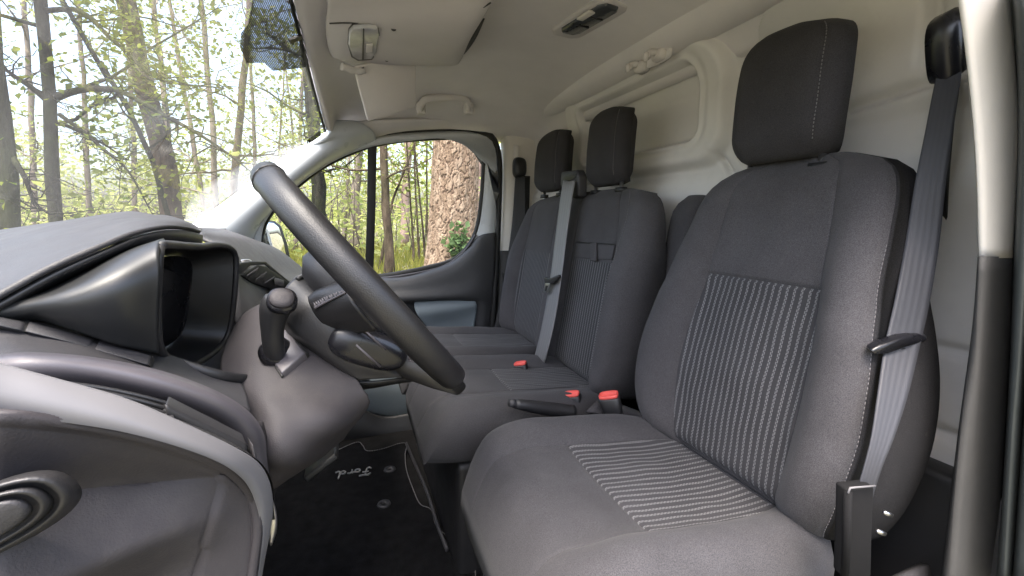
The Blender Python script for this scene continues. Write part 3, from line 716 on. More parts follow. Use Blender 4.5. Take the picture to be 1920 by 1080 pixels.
# map lamp in the shelf
lp = [(655, 62), (662, 55), (690, 53), (708, 56), (711, 68), (706, 100), (697, 111), (672, 113), (660, 106), (653, 84)]
prism('lamp_surround', [PZ(a+(a-682)*.06, b+(b-83)*.06, .3985) for a, b in lp], (0, 0, .012), M['black'], sh, .001)
prism('map_lamp', [PZ(a, b, .394) for a, b in lp], (0, 0, .010), M['lens'], sh, .003)
prism('lamp_switch', [PZ(687, 85, .390), PZ(699, 84, .390), PZ(698, 98, .390), PZ(686, 99, .390)], (0, 0, .004), M['visor'], sh, .001)
prism('lamp_divider', [PZ(681, 56, .392), PZ(683, 56, .392), PZ(682, 112, .392), PZ(679, 112, .392)], (0, 0, .004), M['black'], sh)

sv = thing('sun_visor', 'folded cream passenger sun visor hanging beside the overhead shelf', 'sun visor', PY(720, 150, 1.5))
vp0, vn = PZ(720, 122, .405), Vector((-.28, .80, .53))
vis = [(664, 125), (700, 117), (781, 119), (780, 200), (776, 203), (745, 213), (716, 223), (712, 222), (700, 226), (690, 228), (684, 205), (672, 160)]
prism('visor_pad', [PN(a, b, vp0, vn) for a, b in vis], tuple(Vector(vn).normalized()*.012), M['visor'], sv, .004)
tube('visor_arm', cr([PN(640, 124, vp0, vn), PN(652, 128, vp0, vn), PN(668, 133, vp0, vn), PN(684, 131, vp0, vn)], 12), [.010, .010, .009, .009]*3, M['visor'], sv, n=10)
prism('visor_clip_slot', [PN(664, 131, vp0-Vector(vn)*.004, vn), PN(682, 126, vp0-Vector(vn)*.004, vn), PN(683, 132, vp0-Vector(vn)*.004, vn), PN(672, 138, vp0-Vector(vn)*.004, vn)], tuple(-Vector(vn).normalized()*.002), M['black'], sv)

gh = thing('grab_handle', 'pale roof grab handle above the passenger window', 'grab handle', PY(832, 195, 1.85))
hp = [(788, 206, 1.74), (790, 196, 1.71), (797, 187, 1.695), (812, 184, 1.69), (835, 183, 1.69), (860, 183, 1.69), (873, 185, 1.695), (878, 193, 1.71), (878, 206, 1.74)]
tube('handle_bar', cr([PY(*p) for p in hp], 30), .0150, M['visor'], gh, n=10, flat=.8)
for a in (789, 878): box('handle_foot', PY(a, 204, 1.745), (.016, 0, 0), (0, .02, 0), (0, 0, .02), M['visor'], gh, .006)

cl = thing('ceiling_lamp', 'oblong smoked roof lamp in a beige frame behind the seats', 'ceiling lamp', PZ(1105, 40, .48))
def cpt(s, t, z): # along (s) and across (t) lamp
    a = PZ(1062, 66, z); b = PZ(1150, 14, z); u = b-a; u.z = 0; v = Vector((-u.y, u.x, 0)).normalized(); c = (a+b)/2
    return c+u*s+v*t
def lampshape(z, k, kt):
    return [cpt(s*k, t*kt, z) for s, t in ((-.5, -.6), (-.4, -1), (.4, -1), (.5, -.6), (.5, .6), (.4, 1), (-.4, 1), (-.5, .6))]
prism('lamp_frame', lampshape(.458, 1.22, .046), (0, 0, .036), M['shelf'], cl, .008, 3)
prism('lamp_lens', lampshape(.452, .98, .028), (0, 0, .012), M['lens_dk'], cl, .006, 3)
prism('lamp_switch', [cpt(s, t, .449) for s, t in ((-.02, -.032), (.25, -.032), (.25, -.014), (-.02, -.014))], (0, 0, .006), M['creamp'], cl, .002)
for q in (-.17, .12): prism('lens_rib', [cpt(q, -.024, .4505), cpt(q+.015, -.024, .4505), cpt(q+.015, .024, .4505), cpt(q, .024, .4505)], (0, 0, .003), M['black'], cl)

for i, (a, b, lab) in enumerate(((1197, 125, 'beige coat hook on the roof edge nearest the passenger door'), (1232, 103, 'beige coat hook on the roof edge nearest the driver seat'))):
    h = thing('coat_hook', lab, 'hook', PX(a, b, .735), 'coat hooks on the bulkhead edge')
    p = PX(a, b, .735)
    loft('hook_base', [superloop(p+Vector((.02, 0, 0)), (0, .024, 0), (0, 0, .016), 3, 20), superloop(p, (0, .021, 0), (0, 0, .014), 3, 20), superloop(p-Vector((.006, 0, 0)), (0, .015, 0), (0, 0, .009), 3, 20)], M['visor'], h)
    tube('hook', cr([p+Vector((0, .0, .006)), p+Vector((-.02, .004, .004)), p+Vector((-.03, .002, -.012)), p+Vector((-.034, -.004, .002))], 12), [.009, .009, .009, .008, .008, .008, .008, .007, .007, .006, .006, .005], M['visor'], h, n=8)
hb = prop(loft('hook_plate', [superloop(PX(1222, 112, .785), (0, .085, .004), (0, 0, .022), 4, 28), superloop(PX(1222, 112, .745), (0, .078, .004), (0, 0, .017), 4, 28)], M['cream'], van))

# ================================================================== PASSENGER DOOR
pd = thing('passenger_door', 'closed passenger door with white window frame and grey door card', 'door', (.2, 1.95, -.7))
dn = Vector((0, 1, .12)); dp0 = Vector((0, 1.95, -.1))
def D(px, py, off=0): return PN(px, py, dp0+Vector((0, off, 0)), dn)
outer = [(474, 520), (476, 440), (496, 388), (534, 346), (594, 303), (654, 274), (702, 260), (760, 253), (830, 250), (888, 250), (914, 258), (926, 276), (930, 310), (930, 380), (928, 450), (924, 540), (915, 640)]
inner = [(488, 540), (489, 440), (507, 398), (545, 357), (604, 312), (660, 284), (703, 270), (760, 261), (830, 257), (885, 257), (901, 262), (908, 278), (908, 310), (904, 370), (896, 425), (880, 460), (850, 488)]
co = cr([D(a, b, -.02) for a, b in outer], 70); ci = cr([D(a, b, -.012) for a, b in inner], 70)
o = grid('window_frame', [co, ci], M['white'], pd); solid(o, .03, 0)
# black rubber round the glass
gl = [(489, 440), (507, 398), (545, 357), (604, 312), (660, 284), (703, 270), (760, 261), (830, 257), (885, 257), (901, 262), (908, 278), (908, 310), (904, 370), (896, 425), (880, 460), (850, 488), (800, 503), (740, 515), (690, 522), (600, 535), (520, 530), (492, 500)]
gc = [D(a, b, -.015) for a, b in gl]
tube('window_rubber', cr(gc, 120, True)+[gc[0]], .0125, M['rubber'], pd, n=8)
g = cr([D(a, b, .004) for a, b in gl], 60, True)
mesh('window_glass', g, [tuple(range(60))], M['glass_side'], pd, smooth=False)
prism('division_bar', [D(690, 262, -.02), D(707, 262, -.02), D(704, 400, -.02), D(700, 525, -.02), D(684, 525, -.02), D(688, 400, -.02)], (0, .02, 0), M['rubber'], pd, .003)
# door card in rows from the waist line down
card = [
    [D(480, 560, -.03), D(560, 522, -.03), D(640, 520, -.03), D(740, 524, -.03), D(800, 512, -.03), D(845, 496, -.03), D(880, 468, -.03), D(900, 446, -.03), D(928, 440, -.03)],
    [D(480, 575, -.075), D(560, 535, -.075), D(640, 532, -.075), D(740, 530, -.075), D(800, 519, -.075), D(848, 503, -.075), D(884, 476, -.07), D(904, 452, -.06), D(927, 446, -.05)],
    [D(480, 600, -.085), D(560, 560, -.085), D(640, 555, -.085), D(740, 548, -.09), D(800, 544, -.09), D(850, 536, -.09), D(888, 522, -.085), D(906, 512, -.075), D(926, 505, -.055)],
    [D(480, 640, -.09), D(560, 600, -.09), D(640, 585, -.10), D(740, 562, -.115), D(800, 558, -.115), D(850, 556, -.11), D(885, 556, -.10), D(905, 556, -.085), D(922, 556, -.06)],
    [D(480, 670, -.07), D(560, 630, -.07), D(640, 612, -.07), D(740, 578, -.06), D(800, 572, -.055), D(850, 570, -.055), D(888, 572, -.07), D(905, 572, -.08), D(921, 575, -.06)],
    [D(480, 760, -.07), D(560, 730, -.07), D(640, 700, -.06), D(740, 660, -.05), D(800, 650, -.05), D(850, 640, -.05), D(886, 640, -.06), D(902, 640, -.075), D(914, 645, -.06)],
    [D(480, 900, -.07), D(560, 880, -.07), D(640, 850, -.08), D(740, 835, -.08), D(800, 830, -.08), D(850, 800, -.08), D(880, 780, -.08), D(895, 760, -.08), D(905, 740, -.06)]]
skin('door_card', card, M['door'], pd, nu=60, nv=50, th=.01)
# pale edge under the glass
tube('waist_strip', cr([D(700, 523, -.035), D(760, 516, -.035), D(830, 500, -.035), D(868, 474, -.035), D(892, 440, -.03)], 24), .005, M['frame'], pd, n=6)
skin('door_pocket_upper', [
    [D(776, 566, -.085), D(810, 562, -.085), D(850, 562, -.085), D(888, 566, -.085)],
    [D(780, 585, -.105), D(820, 582, -.105), D(858, 577, -.10), D(893, 570, -.095)],
    [D(800, 612, -.085), D(830, 605, -.082), D(862, 600, -.08), D(892, 588, -.08)],
    [D(818, 640, -.075), D(840, 638, -.075), D(862, 638, -.075), D(884, 638, -.075)]], M['blue'], pd, nu=24, nv=20, th=.008)
skin('door_pocket_lower', [
    [D(640, 690, -.15), D(690, 690, -.15), D(740, 690, -.15), D(790, 680, -.15)],
    [D(650, 730, -.165), D(690, 730, -.165), D(740, 730, -.165), D(790, 730, -.165)],
    [D(670, 768, -.15), D(700, 775, -.15), D(740, 782, -.15), D(780, 770, -.15)]], M['blue'], pd, nu=20, nv=16, th=.008)
skin('lower_door_bin', [
    [D(620, 768, -.24), D(670, 765, -.24), D(720, 781, -.24), D(780, 772, -.24)],
    [D(620, 800, -.27), D(670, 805, -.27), D(720, 815, -.27), D(780, 815, -.27)],
    [D(640, 850, -.26), D(680, 852, -.26), D(720, 850, -.26), D(780, 845, -.26)]], M['dash_dk'], pd, nu=20, nv=16, th=.01)
# wing mirror outside
wm = thing('wing_mirror', 'black wing mirror outside the quarter light reflecting the trees', 'wing mirror', PY(512, 450, 2.12))
mo = [(488, 418), (500, 412), (518, 414), (530, 423), (541, 455), (547, 482), (540, 490), (515, 476), (496, 466), (489, 450)]
prism('mirror_housing', [PY(a, b, 2.10+.0016*(a-488)) for a, b in mo], (-.10, .05, .0), M['black'], wm, .012, 3)
prism('mirror_glass', [PY(a-3+(a-511)*-.2, b+(b-448)*-.12, 2.075+.0016*(a-488)) for a, b in mo], (-.01, .012, 0), M['mirror'], wm, .002)
tube('mirror_arm', [PY(515, 486, 2.12), PY(540, 500, 2.06), PY(560, 512, 1.99)], .022, M['black'], wm, n=10)

# ================================================================== DASHBOARD
da = thing('dashboard', 'grey plastic dashboard with instrument hood, vents and silver trim', 'dashboard', (-.3, 1.0, -.4))
# hood over the instruments
skin('instrument_hood', [
    [PY(-80, 452, .95), PY(0, 436, .95), PY(120, 418, .95), PY(236, 402, .95), PY(262, 408, .95), PY(310, 409, .92), PY(350, 420, .90), PY(372, 432, .88)],
    [PY(-80, 470, .70), PY(0, 450, .72), PY(120, 422, .74), PY(244, 402, .76), PY(270, 409, .78), PY(312, 409, .80), PY(352, 421, .81), PY(374, 433, .82)],
    [PY(-80, 540, .52), PY(0, 508, .53), PY(100, 470, .55), PY(200, 440, .57), PY(262, 420, .60), PY(312, 416, .64), PY(352, 423, .70), PY(375, 435, .75)],
    [PY(-80, 605, .44), PY(0, 562, .45), PY(100, 507, .47), PY(200, 463, .50), PY(256, 441, .53), PY(312, 430, .58), PY(352, 432, .65), PY(374, 438, .70)]],
     M['dash'], da, nu=60, nv=50, th=.004)
skin('hood_underside', [
    [PY(-80, 607, .442), PY(0, 564, .452), PY(100, 509, .472), PY(200, 465, .502), PY(256, 443, .532), PY(312, 432, .582), PY(352, 434, .652), PY(374, 440, .702)], [PY(-80, 616, .447), PY(0, 573, .457), PY(100, 518, .477), PY(200, 474, .507), PY(256, 453, .537), PY(312, 447, .587), PY(352, 450, .655), PY(374, 454, .705)],
    [PY(-80, 630, .52), PY(0, 590, .53), PY(80, 560, .55), PY(180, 508, .58), PY(256, 476, .60), PY(312, 462, .64), PY(352, 464, .69), PY(378, 466, .73)]], M['black'], da, nu=40, straight=True, th=.004)
# binnacle: near side cowl
skin('cluster_cowl', [
    [PY(-40, 566, .50), PY(60, 560, .50), PY(140, 528, .51), PY(240, 480, .52), PY(312, 455, .54)],
    [PY(-40, 580, .475), PY(60, 566, .475), PY(140, 540, .475), PY(230, 495, .485), PY(303, 464, .50)],
    [PY(-40, 590, .46), PY(60, 572, .46), PY(140, 556, .455), PY(220, 530, .46), PY(297, 510, .48)],
    [PY(-40, 600, .46), PY(60, 580, .46), PY(140, 585, .455), PY(220, 590, .46), PY(292, 590, .48)],
    [PY(-40, 610, .47), PY(60, 590, .47), PY(140, 610, .465), PY(220, 640, .47), PY(294, 660, .49)]], M['cone'], da, nu=40, nv=36, th=.005)
# opening: rim, walls, instrument face
ring = [(300, 462, .50), (318, 459, .53), (350, 461, .60), (378, 462, .66), (405, 459, .72), (430, 464, .77), (442, 480, .79), (442, 520, .79), (438, 570, .79), (430, 620, .79), (415, 648, .77), (385, 672, .70), (350, 690, .62), (318, 676, .55), (298, 650, .50), (293, 600, .49), (294, 540, .49), (297, 490, .495)]
rc = cr([PY(*p) for p in ring], 72, True)
tube('cluster_rim', rc+[rc[0]], .0042, M['dash_dk'], da, n=8)
cen = sum(rc, Vector())/len(rc)
back = [Vector((p.x-.055, cen.y+(p.y-cen.y)*.84, cen.z+(p.z-cen.z)*.80)) for p in rc]
mid = [p.lerp(q, .5)+Vector((0, (p.y-cen.y)*.03, (p.z-cen.z)*.03)) for p, q in zip(rc, back)]
loft('cluster_wall', [rc, mid, back], M['cone'], da, cap=False)
o = mesh('instrument_face', [p+Vector((.004, 0, 0)) for p in back], [tuple(range(72))], M['gloss'], da, smooth=False)
# faint marks on the instrument pane
for k in range(4): box('warning_mark', Vector((back[0].x+.012, cen.y-.075+.015*k, cen.z-.056-.004*k)), (.0005, 0, 0), (0, .003, .001), (0, .001, .0015), M['dash'], da)

# driver-side shelf
Rr = [
    [PY(-80, 548, .50), PY(0, 566, .50), PY(60, 580, .50), PY(160, 612, .505), PY(290, 655, .52), PY(400, 692, .56), PY(452, 706, .60)],
    [PY(-80, 582, .468), PY(0, 590, .468), PY(60, 602, .47), PY(170, 634, .475), PY(285, 676, .49), PY(390, 706, .53), PY(454, 716, .57)],
    [PY(-80, 622, .435), PY(0, 625, .435), PY(60, 640, .435), PY(170, 664, .44), PY(280, 693, .455), PY(380, 718, .48), PY(462, 738, .52)],
    [PY(-80, 668, .40), PY(0, 666, .40), PY(60, 667, .40), PY(170, 676, .405), PY(290, 697, .415), PY(390, 730, .43), PY(470, 770, .45)]]
skin('dash_shelf', Rr, M['dash'], da, nu=48, nv=30, th=.006, off=1)
tube('shelf_lip', cr([PY(330, 676, .535), PY(380, 696, .535), PY(420, 707, .545), PY(456, 711, .57)], 16), [.004+.003*math.sin(math.pi*min(i/9, 1)*.5) for i in range(16)], M['dash_dk'], da, n=8, flat=.7)
def shelfpt(px, py, lift=0): # on the shelf, between row 1 and row 2
    v = (py-(590+(px/285)*86))/40; return PY(px, py, .468+.02*px/285-.033*min(max(v, -.6), 1.2)-lift)
for q in ([(-20, 590), (44, 603), (38, 619), (-20, 606)], [(54, 602), (174, 634), (166, 650), (44, 620)], [(186, 637), (281, 666), (277, 684), (176, 654)]):
    c_ = sum((shelfpt(*p) for p in q), Vector())/4
    prism('switch_gap', [c_+(shelfpt(*p, .012)-c_)*1.09 for p in q], (0, .004, -.004), M['rubber'], da)
    prism('switch_blank', [shelfpt(*p, .0165) for p in q], (0, .008, -.006), M['dash'], da, .0015)

# end vent: warm grey surround
fo = [(-80, 680, .395), (0, 672, .395), (60, 668, .395), (180, 678, .40), (300, 702, .41), (400, 738, .425), (460, 775, .44), (488, 815, .455), (494, 860, .47), (500, 905, .48)]
fi = [(-80, 700, .36), (0, 694, .36), (60, 690, .36), (180, 700, .37), (300, 726, .38), (390, 758, .395), (440, 790, .41), (462, 818, .42), (470, 850, .43), (478, 900, .44)]
fo = [PY(*p) for p in fo]; fi_ = [PY(*p) for p in fi]
fm = [(a+b)/2+Vector((.004, -.008, .004)) for a, b in zip(fo, fi_)]
skin('vent_surround', [fo, fm, fi_, [p+Vector((-.02, .03, -.03)) for p in fi_]], M['frame'], da, nu=50, nv=20, th=.003)
# vent well, slats and thumb tab
def V_(s, t, dz=0):   # s along the vent, t across (0 = surround edge, 1 = silver edge)
    a = cr(fi_, 41)[int(round(s*40))]; b = cr(silver_out, 41)[int(round(s*40))]; return a.lerp(b, t)+Vector((0, 0, dz))
silver_out = [PY(*p) for p in ((-80, 660, .255), (0, 682, .26), (100, 709, .265), (240, 749, .275), (350, 795, .285), (440, 838, .30), (485, 868, .315), (506, 905, .325), (512, 950, .33))]
A_ = cr(fi_, 41); B_ = cr(silver_out, 41)
grid('vent_well', [[p+Vector((-.01, .02, -.022)) for p in A_], [p+Vector((-.004, .030, -.016)) for p in B_]], M['rubber'], da)
for k in range(6):
    f = .12+.15*k
    pa = [A_[i].lerp(B_[i], f)+Vector((0, 0, -.007-.001*k)) for i in range(8, 41)]
    rows = [[p+Vector((0, -.004, .002)) for p in pa], [p+Vector((0, .012, -.010)) for p in pa]]
    solid(grid('vent_slat', rows, M['black'], da), .0025)
for s in (17,):
    a = A_[s].lerp(B_[s], .1); b = A_[s].lerp(B_[s], .9); d = (b-a)
    box('vent_divider', (a+b)/2+Vector((0, 0, -.016)), (.0025, .0005, 0), d*.5, (0, 0, .007), M['dash_dk'], da, .001)
ta = A_[31].lerp(B_[31], .38); tb = A_[36].lerp(B_[36], .42)
box('vent_tab', (ta+tb)/2+Vector((0, 0, -.003)), (tb-ta)*.5, (B_[33]-A_[33])*.2, (0, 0, .008), M['dash'], da, .003)
ta = A_[17].lerp(B_[17], .40); tb = A_[29].lerp(B_[29], .40)
box('vent_blade_frame', (ta+tb)/2+Vector((0, 0, -.005)), (tb-ta)*.5, (B_[24]-A_[24])*.16, (0, 0, .004), M['dash_dk'], da, .002)

# silver trim round the end panel
so_ = silver_out+[PY(506, 1000, .33), PY(497, 1045, .33), PY(488, 1100, .33)]
si_ = [PY(*p) for p in ((-80, 772, .245), (0, 779, .25), (120, 792, .255), (240, 812, .262), (350, 843, .272), (425, 875, .285), (466, 912, .30), (484, 955, .31), (486, 1000, .315), (480, 1045, .315), (472, 1100, .315))]
so_ = cr(so_, 60); si_ = cr(si_, 60)
back_o = [p+Vector((-.008, .016, -.004)) for p in so_]
lip = [a.lerp(b, .05)+Vector((.0006, -.0016, .0006)) for a, b in zip(so_, si_)]
midr = [a.lerp(b, .5)+Vector((.0, -.0015, .0)) for a, b in zip(so_, si_)]
inn = [p+Vector((-.004, .010, -.002)) for p in si_]
grid('silver_trim', [back_o, so_, lip, midr, si_, inn], M['silver'], da)
# moulded end panel inside it
ridge_x, ridge_y = [-100, 0, 120, 200, 290, 370, 430, 470], [930, 925, 920, 912, 903, 893, 884, 880]
low_x, low_y = [-100, 0, 70, 160, 260, 350, 410, 470], [1180, 1136, 1108, 1068, 1026, 988, 962, 940]
def end_point(px, py, top):
    yb = .245+.070*(min(max(px, 0), 470)/470)**1.1
    ry, ly = csp(px, ridge_x, ridge_y), csp(px, low_x, low_y); fade = sm(476, 230, px)
    o = .0035*sm(0, 14, py-top)                                        # small lip behind the trim
    o += .012*sm(top+14, ry, py)*fade
    o -= .018*min(max((py-ry)/(ly-ry), 0), 1)**.85*fade
    o += .030*sm(ly-14, ly+80, py)*fade
    return PY(px, py, yb+o)
b_line = [(-80, 1320), (0, 1310), (100, 1290), (200, 1270), (300, 1240), (360, 1210), (400, 1180), (420, 1150), (435, 1135), (448, 1120), (462, 1110)]
si_px = [(-80, 772), (0, 779), (120, 792), (240, 812), (350, 843), (425, 875), (466, 912), (482, 955), (484, 1000), (478, 1045), (471, 1095)]
top_c = cr([(a, b, 0) for a, b in si_px], 90); bot_c = cr([(a, b, 0) for a, b in b_line], 90)
rows = []
for k in range(90):
    t = (k/89)**1.0; row = []
    for a, b in zip(top_c, bot_c):
        p = a.lerp(b, t); row.append(end_point(p.x, p.y, p.y if t == 0 else min(a.y, p.y)))
    rows.append(row)
rows = [[p+Vector((-.001, .006, -.001)) for p in cr(si_, 90)]]+rows
solid(grid('end_panel', rows, M['knee'], da), .003)
# rounded switch pod low on the end panel
pc = PY(-50, 995, .236); ax = Vector((.0265, .002, .0115)); ay = Vector((-.004, -.005, .0130)); nn = Vector((.25, -.9, .35)).normalized()
loft('switch_pod', [superloop(pc-nn*.016, ax*1.16, ay*1.26, 2.6, 40), superloop(pc-nn*.004, ax*1.10, ay*1.16, 2.6, 40), superloop(pc-nn*.001, ax*1.05, ay*1.08, 2.6, 40), superloop(pc-nn*.001, ax*.99, ay*1.0, 2.6, 40), superloop(pc-nn*.004, ax*.97, ay*.97, 2.6, 40), superloop(pc-nn*.004, ax*.1, ay*.1, 2.6, 40)], M['dash_dk'], da)
loft('switch_ring', [superloop(pc-nn*.005, ax*.90, ay*.90, 2.6, 40), superloop(pc+nn*.003, ax*.86, ay*.84, 2.6, 40), superloop(pc+nn*.004, ax*.80, ay*.76, 2.6, 40), superloop(pc+nn*.001, ax*.77, ay*.72, 2.6, 40), superloop(pc+nn*.001, ax*.2, ay*.2, 2.6, 40)], M['dash_dk'], da)
loft('switch_knob', [superloop(pc-nn*.001, ax*.70, ay*.62, 2.6, 40), superloop(pc+nn*.006, ax*.66, ay*.58, 2.6, 40), superloop(pc+nn*.007, ax*.60, ay*.50, 2.6, 40), superloop(pc+nn*.007, ax*.2, ay*.2, 2.6, 40)], M['dash'], da)

# knee panel under the column
skin('knee_panel', [
    [PY(434, 640, .74), PY(462, 594, .74), PY(502, 572, .73), PY(548, 556, .71), PY(600, 570, .68)],
    [PY(426, 662, .67), PY(466, 622, .67), PY(518, 608, .65), PY(572, 616, .63), PY(626, 645, .605)],
    [PY(420, 690, .625), PY(470, 664, .61), PY(530, 660, .595), PY(596, 682, .58), PY(676, 726, .565)],
    [PY(428, 725, .58), PY(484, 722, .56), PY(548, 732, .55), PY(615, 745, .55), PY(692, 745, .565)],
    [PY(470, 775, .545), PY(510, 785, .52), PY(565, 800, .515), PY(625, 790, .53), PY(672, 776, .58)],
    [PY(490, 845, .52), PY(515, 855, .50), PY(555, 852, .51), PY(605, 826, .56), PY(650, 802, .62)],
    [PY(500, 905, .55), PY(520, 897, .55), PY(548, 880, .57), PY(598, 850, .62), PY(640, 818, .70)],
    [PY(505, 915, .75), PY(525, 900, .75), PY(550, 885, .75), PY(600, 850, .78), PY(640, 820, .80)]], M['knee'], da, nu=44, nv=54, th=.006)
skin('dash_backing', [[PY(330, 560, 1.0), PY(420, 560, 1.0), PY(520, 560, 1.1)], [PY(330, 660, .80), PY(420, 660, .84), PY(520, 680, .9)], [PY(330, 760, .66), PY(430, 760, .66), PY(520, 780, .70)]], M['black'], da, nu=14, nv=14, th=.004)
skin('dash_end_filler', [[PY(478, 790, .463), PY(489, 815, .47), PY(495, 855, .48), PY(500, 910, .49)], [PY(494, 790, .50), PY(500, 815, .50), PY(505, 850, .505), PY(510, 905, .53)]], M['knee'], da, nu=14, straight=True, th=.003)
# body of the dash behind the wheel and to the passenger side
skin('dash_top', [
    [PY(355, 432, 1.0), PY(380, 432, 1.2), PY(420, 434, 1.5), PY(470, 450, 1.72), PY(520, 470, 1.84), PY(560, 500, 1.88)],
    [PY(372, 440, .95), PY(400, 441, 1.1), PY(450, 448, 1.4), PY(500, 464, 1.6), PY(540, 486, 1.75), PY(566, 506, 1.84)],
    [PY(380, 452, .92), PY(412, 456, 1.05), PY(462, 468, 1.28), PY(510, 482, 1.5), PY(548, 500, 1.66), PY(572, 518, 1.78)],
    [PY(430, 478, .90), PY(446, 490, .98), PY(480, 505, 1.15), PY(520, 512, 1.36), PY(556, 520, 1.55), PY(590, 530, 1.7)],
    [PY(436, 530, .86), PY(452, 530, .92), PY(490, 535, 1.05), PY(540, 540, 1.25), PY(575, 540, 1.45), PY(620, 545, 1.66)],
    [PY(438, 600, .82), PY(470, 600, .86), PY(510, 600, .98), PY(560, 600, 1.2), PY(620, 590, 1.42), PY(660, 580, 1.66)],
    [PY(470, 700, .82), PY(520, 700, .86), PY(580, 700, .98), PY(640, 690, 1.2), PY(670, 670, 1.45), PY(690, 650, 1.68)],
    [PY(520, 780, .9), PY(560, 780, .95), PY(600, 780, 1.05), PY(650, 760, 1.25), PY(668, 740, 1.5), PY(690, 720, 1.7)]], M['dash'], da, nu=50, nv=60, th=.006)
# windscreen-side dash behind the hood
skin('dash_rear_deck', [[(-.71, .25, -.07), (-.72, .7, -.085), (-.72, 1.08, -.09), (-.70, 1.5, -.085), (-.55, 1.88, -.05)], [(-.35, .30, -.05), (-.32, .9, -.035), (-.36, 1.08, -.03), (-.38, 1.5, -.035), (-.40, 1.86, -.045)]], M['dash_dk'], da, nu=20, straight=True, th=.01)
# near end of the dashboard body, running forward to the firewall
box('dash_end_body', (-.49, .335, -.235), (.215, 0, 0), (0, .085, 0), (0, 0, .155), M['dash'], da, .03, 4)
skin('dash_lower_end', [[(-.27, .26, -.38), (-.27, .42, -.38), (-.26, .60, -.40)], [(-.30, .26, -.50), (-.30, .42, -.50), (-.28, .60, -.50)], [(-.50, .26, -.56), (-.48, .42, -.56), (-.45, .60, -.56)]], M['dash_dk'], da, nu=12, nv=12, th=.01)
# passenger side vent
vq = [(451, 516), (484, 496), (500, 499), (550, 536), (541, 548), (505, 541), (474, 531)]
def VQ(px, py, k=0): return PY(px, py, .93+(px-457)*.0026-k)
prism('centre_vent', [VQ(a, b, .012) for a, b in vq], (-.01, .02, -.005), M['rubber'], da, .002)
for k in range(4):
    a = VQ(462+k*17, 519+k*6.5, .016); b = VQ(484+k*15, 504+k*8.5, .016)
    box('vent_slat', (a+b)/2, (b-a)*.5, (0, .004, .001), (.001, 0, .003), M['frame'], da, .001)
box('vent_tab', VQ(524, 530, .03), (.006, .02, -.006), (0, .006, .001), (0, 0, .007), M['dash'], da, .002)
prism('vent_surround', [VQ(446, 494, .006), VQ(470, 490, .006), VQ(498, 490, .006), VQ(548, 532, .006), VQ(545, 540, .006), VQ(498, 496, .009), VQ(470, 498, .009), VQ(454, 512, .009), VQ(446, 516, .006)], (-.004, .006, 0), M['dash_dk'], da, .001)
prism('defroster_slot', [PY(505, 471, 1.58), PY(512, 470, 1.60), PY(540, 489, 1.72), PY(534, 491, 1.70)], (0, 0, .002), M['rubber'], da)
loft('hazard_knob', [superloop(PY(458, 494, .985), (.012, .01, 0), (0, .004, .008), 2.4, 20), superloop(PY(457, 493, .97), (.010, .008, 0), (0, .003, .006), 2.4, 20)], M['metal'], da)
# raised dash centre behind the wheel
skin('centre_pod', [
    [PY(542, 540, 1.1), PY(560, 520, 1.15), PY(600, 512, 1.2), PY(650, 505, 1.25)],
    [PY(550, 545, .95), PY(575, 524, .98), PY(610, 517, 1.02), PY(660, 520, 1.05)],
    [PY(556, 580, .84), PY(600, 570, .84), PY(640, 570, .86), PY(700, 590, .9)],
    [PY(590, 640, .80), PY(630, 640, .80), PY(680, 650, .82), PY(720, 650, .86)]], M['dash'], da, nu=24, nv=24, th=.005)
tube('pod_slot', cr([PY(570, 526, .965), PY(600, 519, .99), PY(645, 510, 1.03)], 12), .0035, M['rubber'], da, n=6)

# gear selector
gr = thing('gear_lever', 'black gear lever with an oval grey cap standing on the dashboard', 'gear lever', PY(522, 655, .575))
bc = PY(521, 658, .582); bn = Vector((.55, -.62, .55)).normalized(); bu = bn.cross(Vector((0, 0, 1))).normalized(); bv_ = bn.cross(bu)
k1_, k2_, k3_ = PY(510, 615, .633), PY(548, 616, .623), PY(527, 704, .559); bnp = (k2_-k1_).cross(k3_-k1_).normalized(); bnp = bnp if bnp.y < 0 else -bnp; pp0 = k1_+bnp*.007
prism('lever_plate', [PN(a, b, pp0, bnp) for a, b in ((496, 655), (500, 632), (537, 616), (572, 660), (527, 700))], tuple(-bnp*.016), M['frame'], gr, .002)
prism('plate_gap', [PN(a, b, pp0-bnp*.004, bnp) for a, b in ((491, 657), (496, 628), (538, 611), (577, 660), (527, 706))], tuple(-bnp*.016), M['rubber'], gr, .001)
loft('lever_socket', [superloop(bc-bn*.01, bu*.0185, bv_*.0185, 2, 28), superloop(bc+bn*.004, bu*.0175, bv_*.0175, 2, 28), superloop(bc+bn*.006, bu*.012, bv_*.012, 2, 28)], M['gloss'], gr)
lv = [(516, 667, .578), (513, 648, .570), (511, 624, .564), (512, 602, .560), (515, 584, .557), (519, 573, .555), (524, 563, .554), (527, 556, .554)]
tube('lever_grip', cr([PY(*p) for p in lv], 22), [interp(i, [0, 5, 10, 14, 18, 20, 21], [.0110, .0114, .0120, .0142, .0168, .0155, .010]) for i in range(22)], M['black'], gr, n=20)
kc = PY(529, 562, .541); kn = Vector((.12, -.80, .58)).normalized(); ku = kn.cross(Vector((.2, 0, 1))).normalized(); kv = kn.cross(ku)
loft('lever_cap_ring', [superloop(kc-kn*.006, ku*.0158, kv*.0148, 2.2, 28), superloop(kc+kn*.002, ku*.0148, kv*.0138, 2.2, 28), superloop(kc+kn*.003, ku*.008, kv*.008, 2.2, 28)], M['gloss'], gr)
loft('lever_cap', [superloop(kc+kn*.002, ku*.0130, kv*.0120, 2.2, 28), superloop(kc+kn*.006, ku*.0118, kv*.0108, 2.2, 28), superloop(kc+kn*.0075, ku*.007, kv*.006, 2.2, 28)], M['knee'], gr)

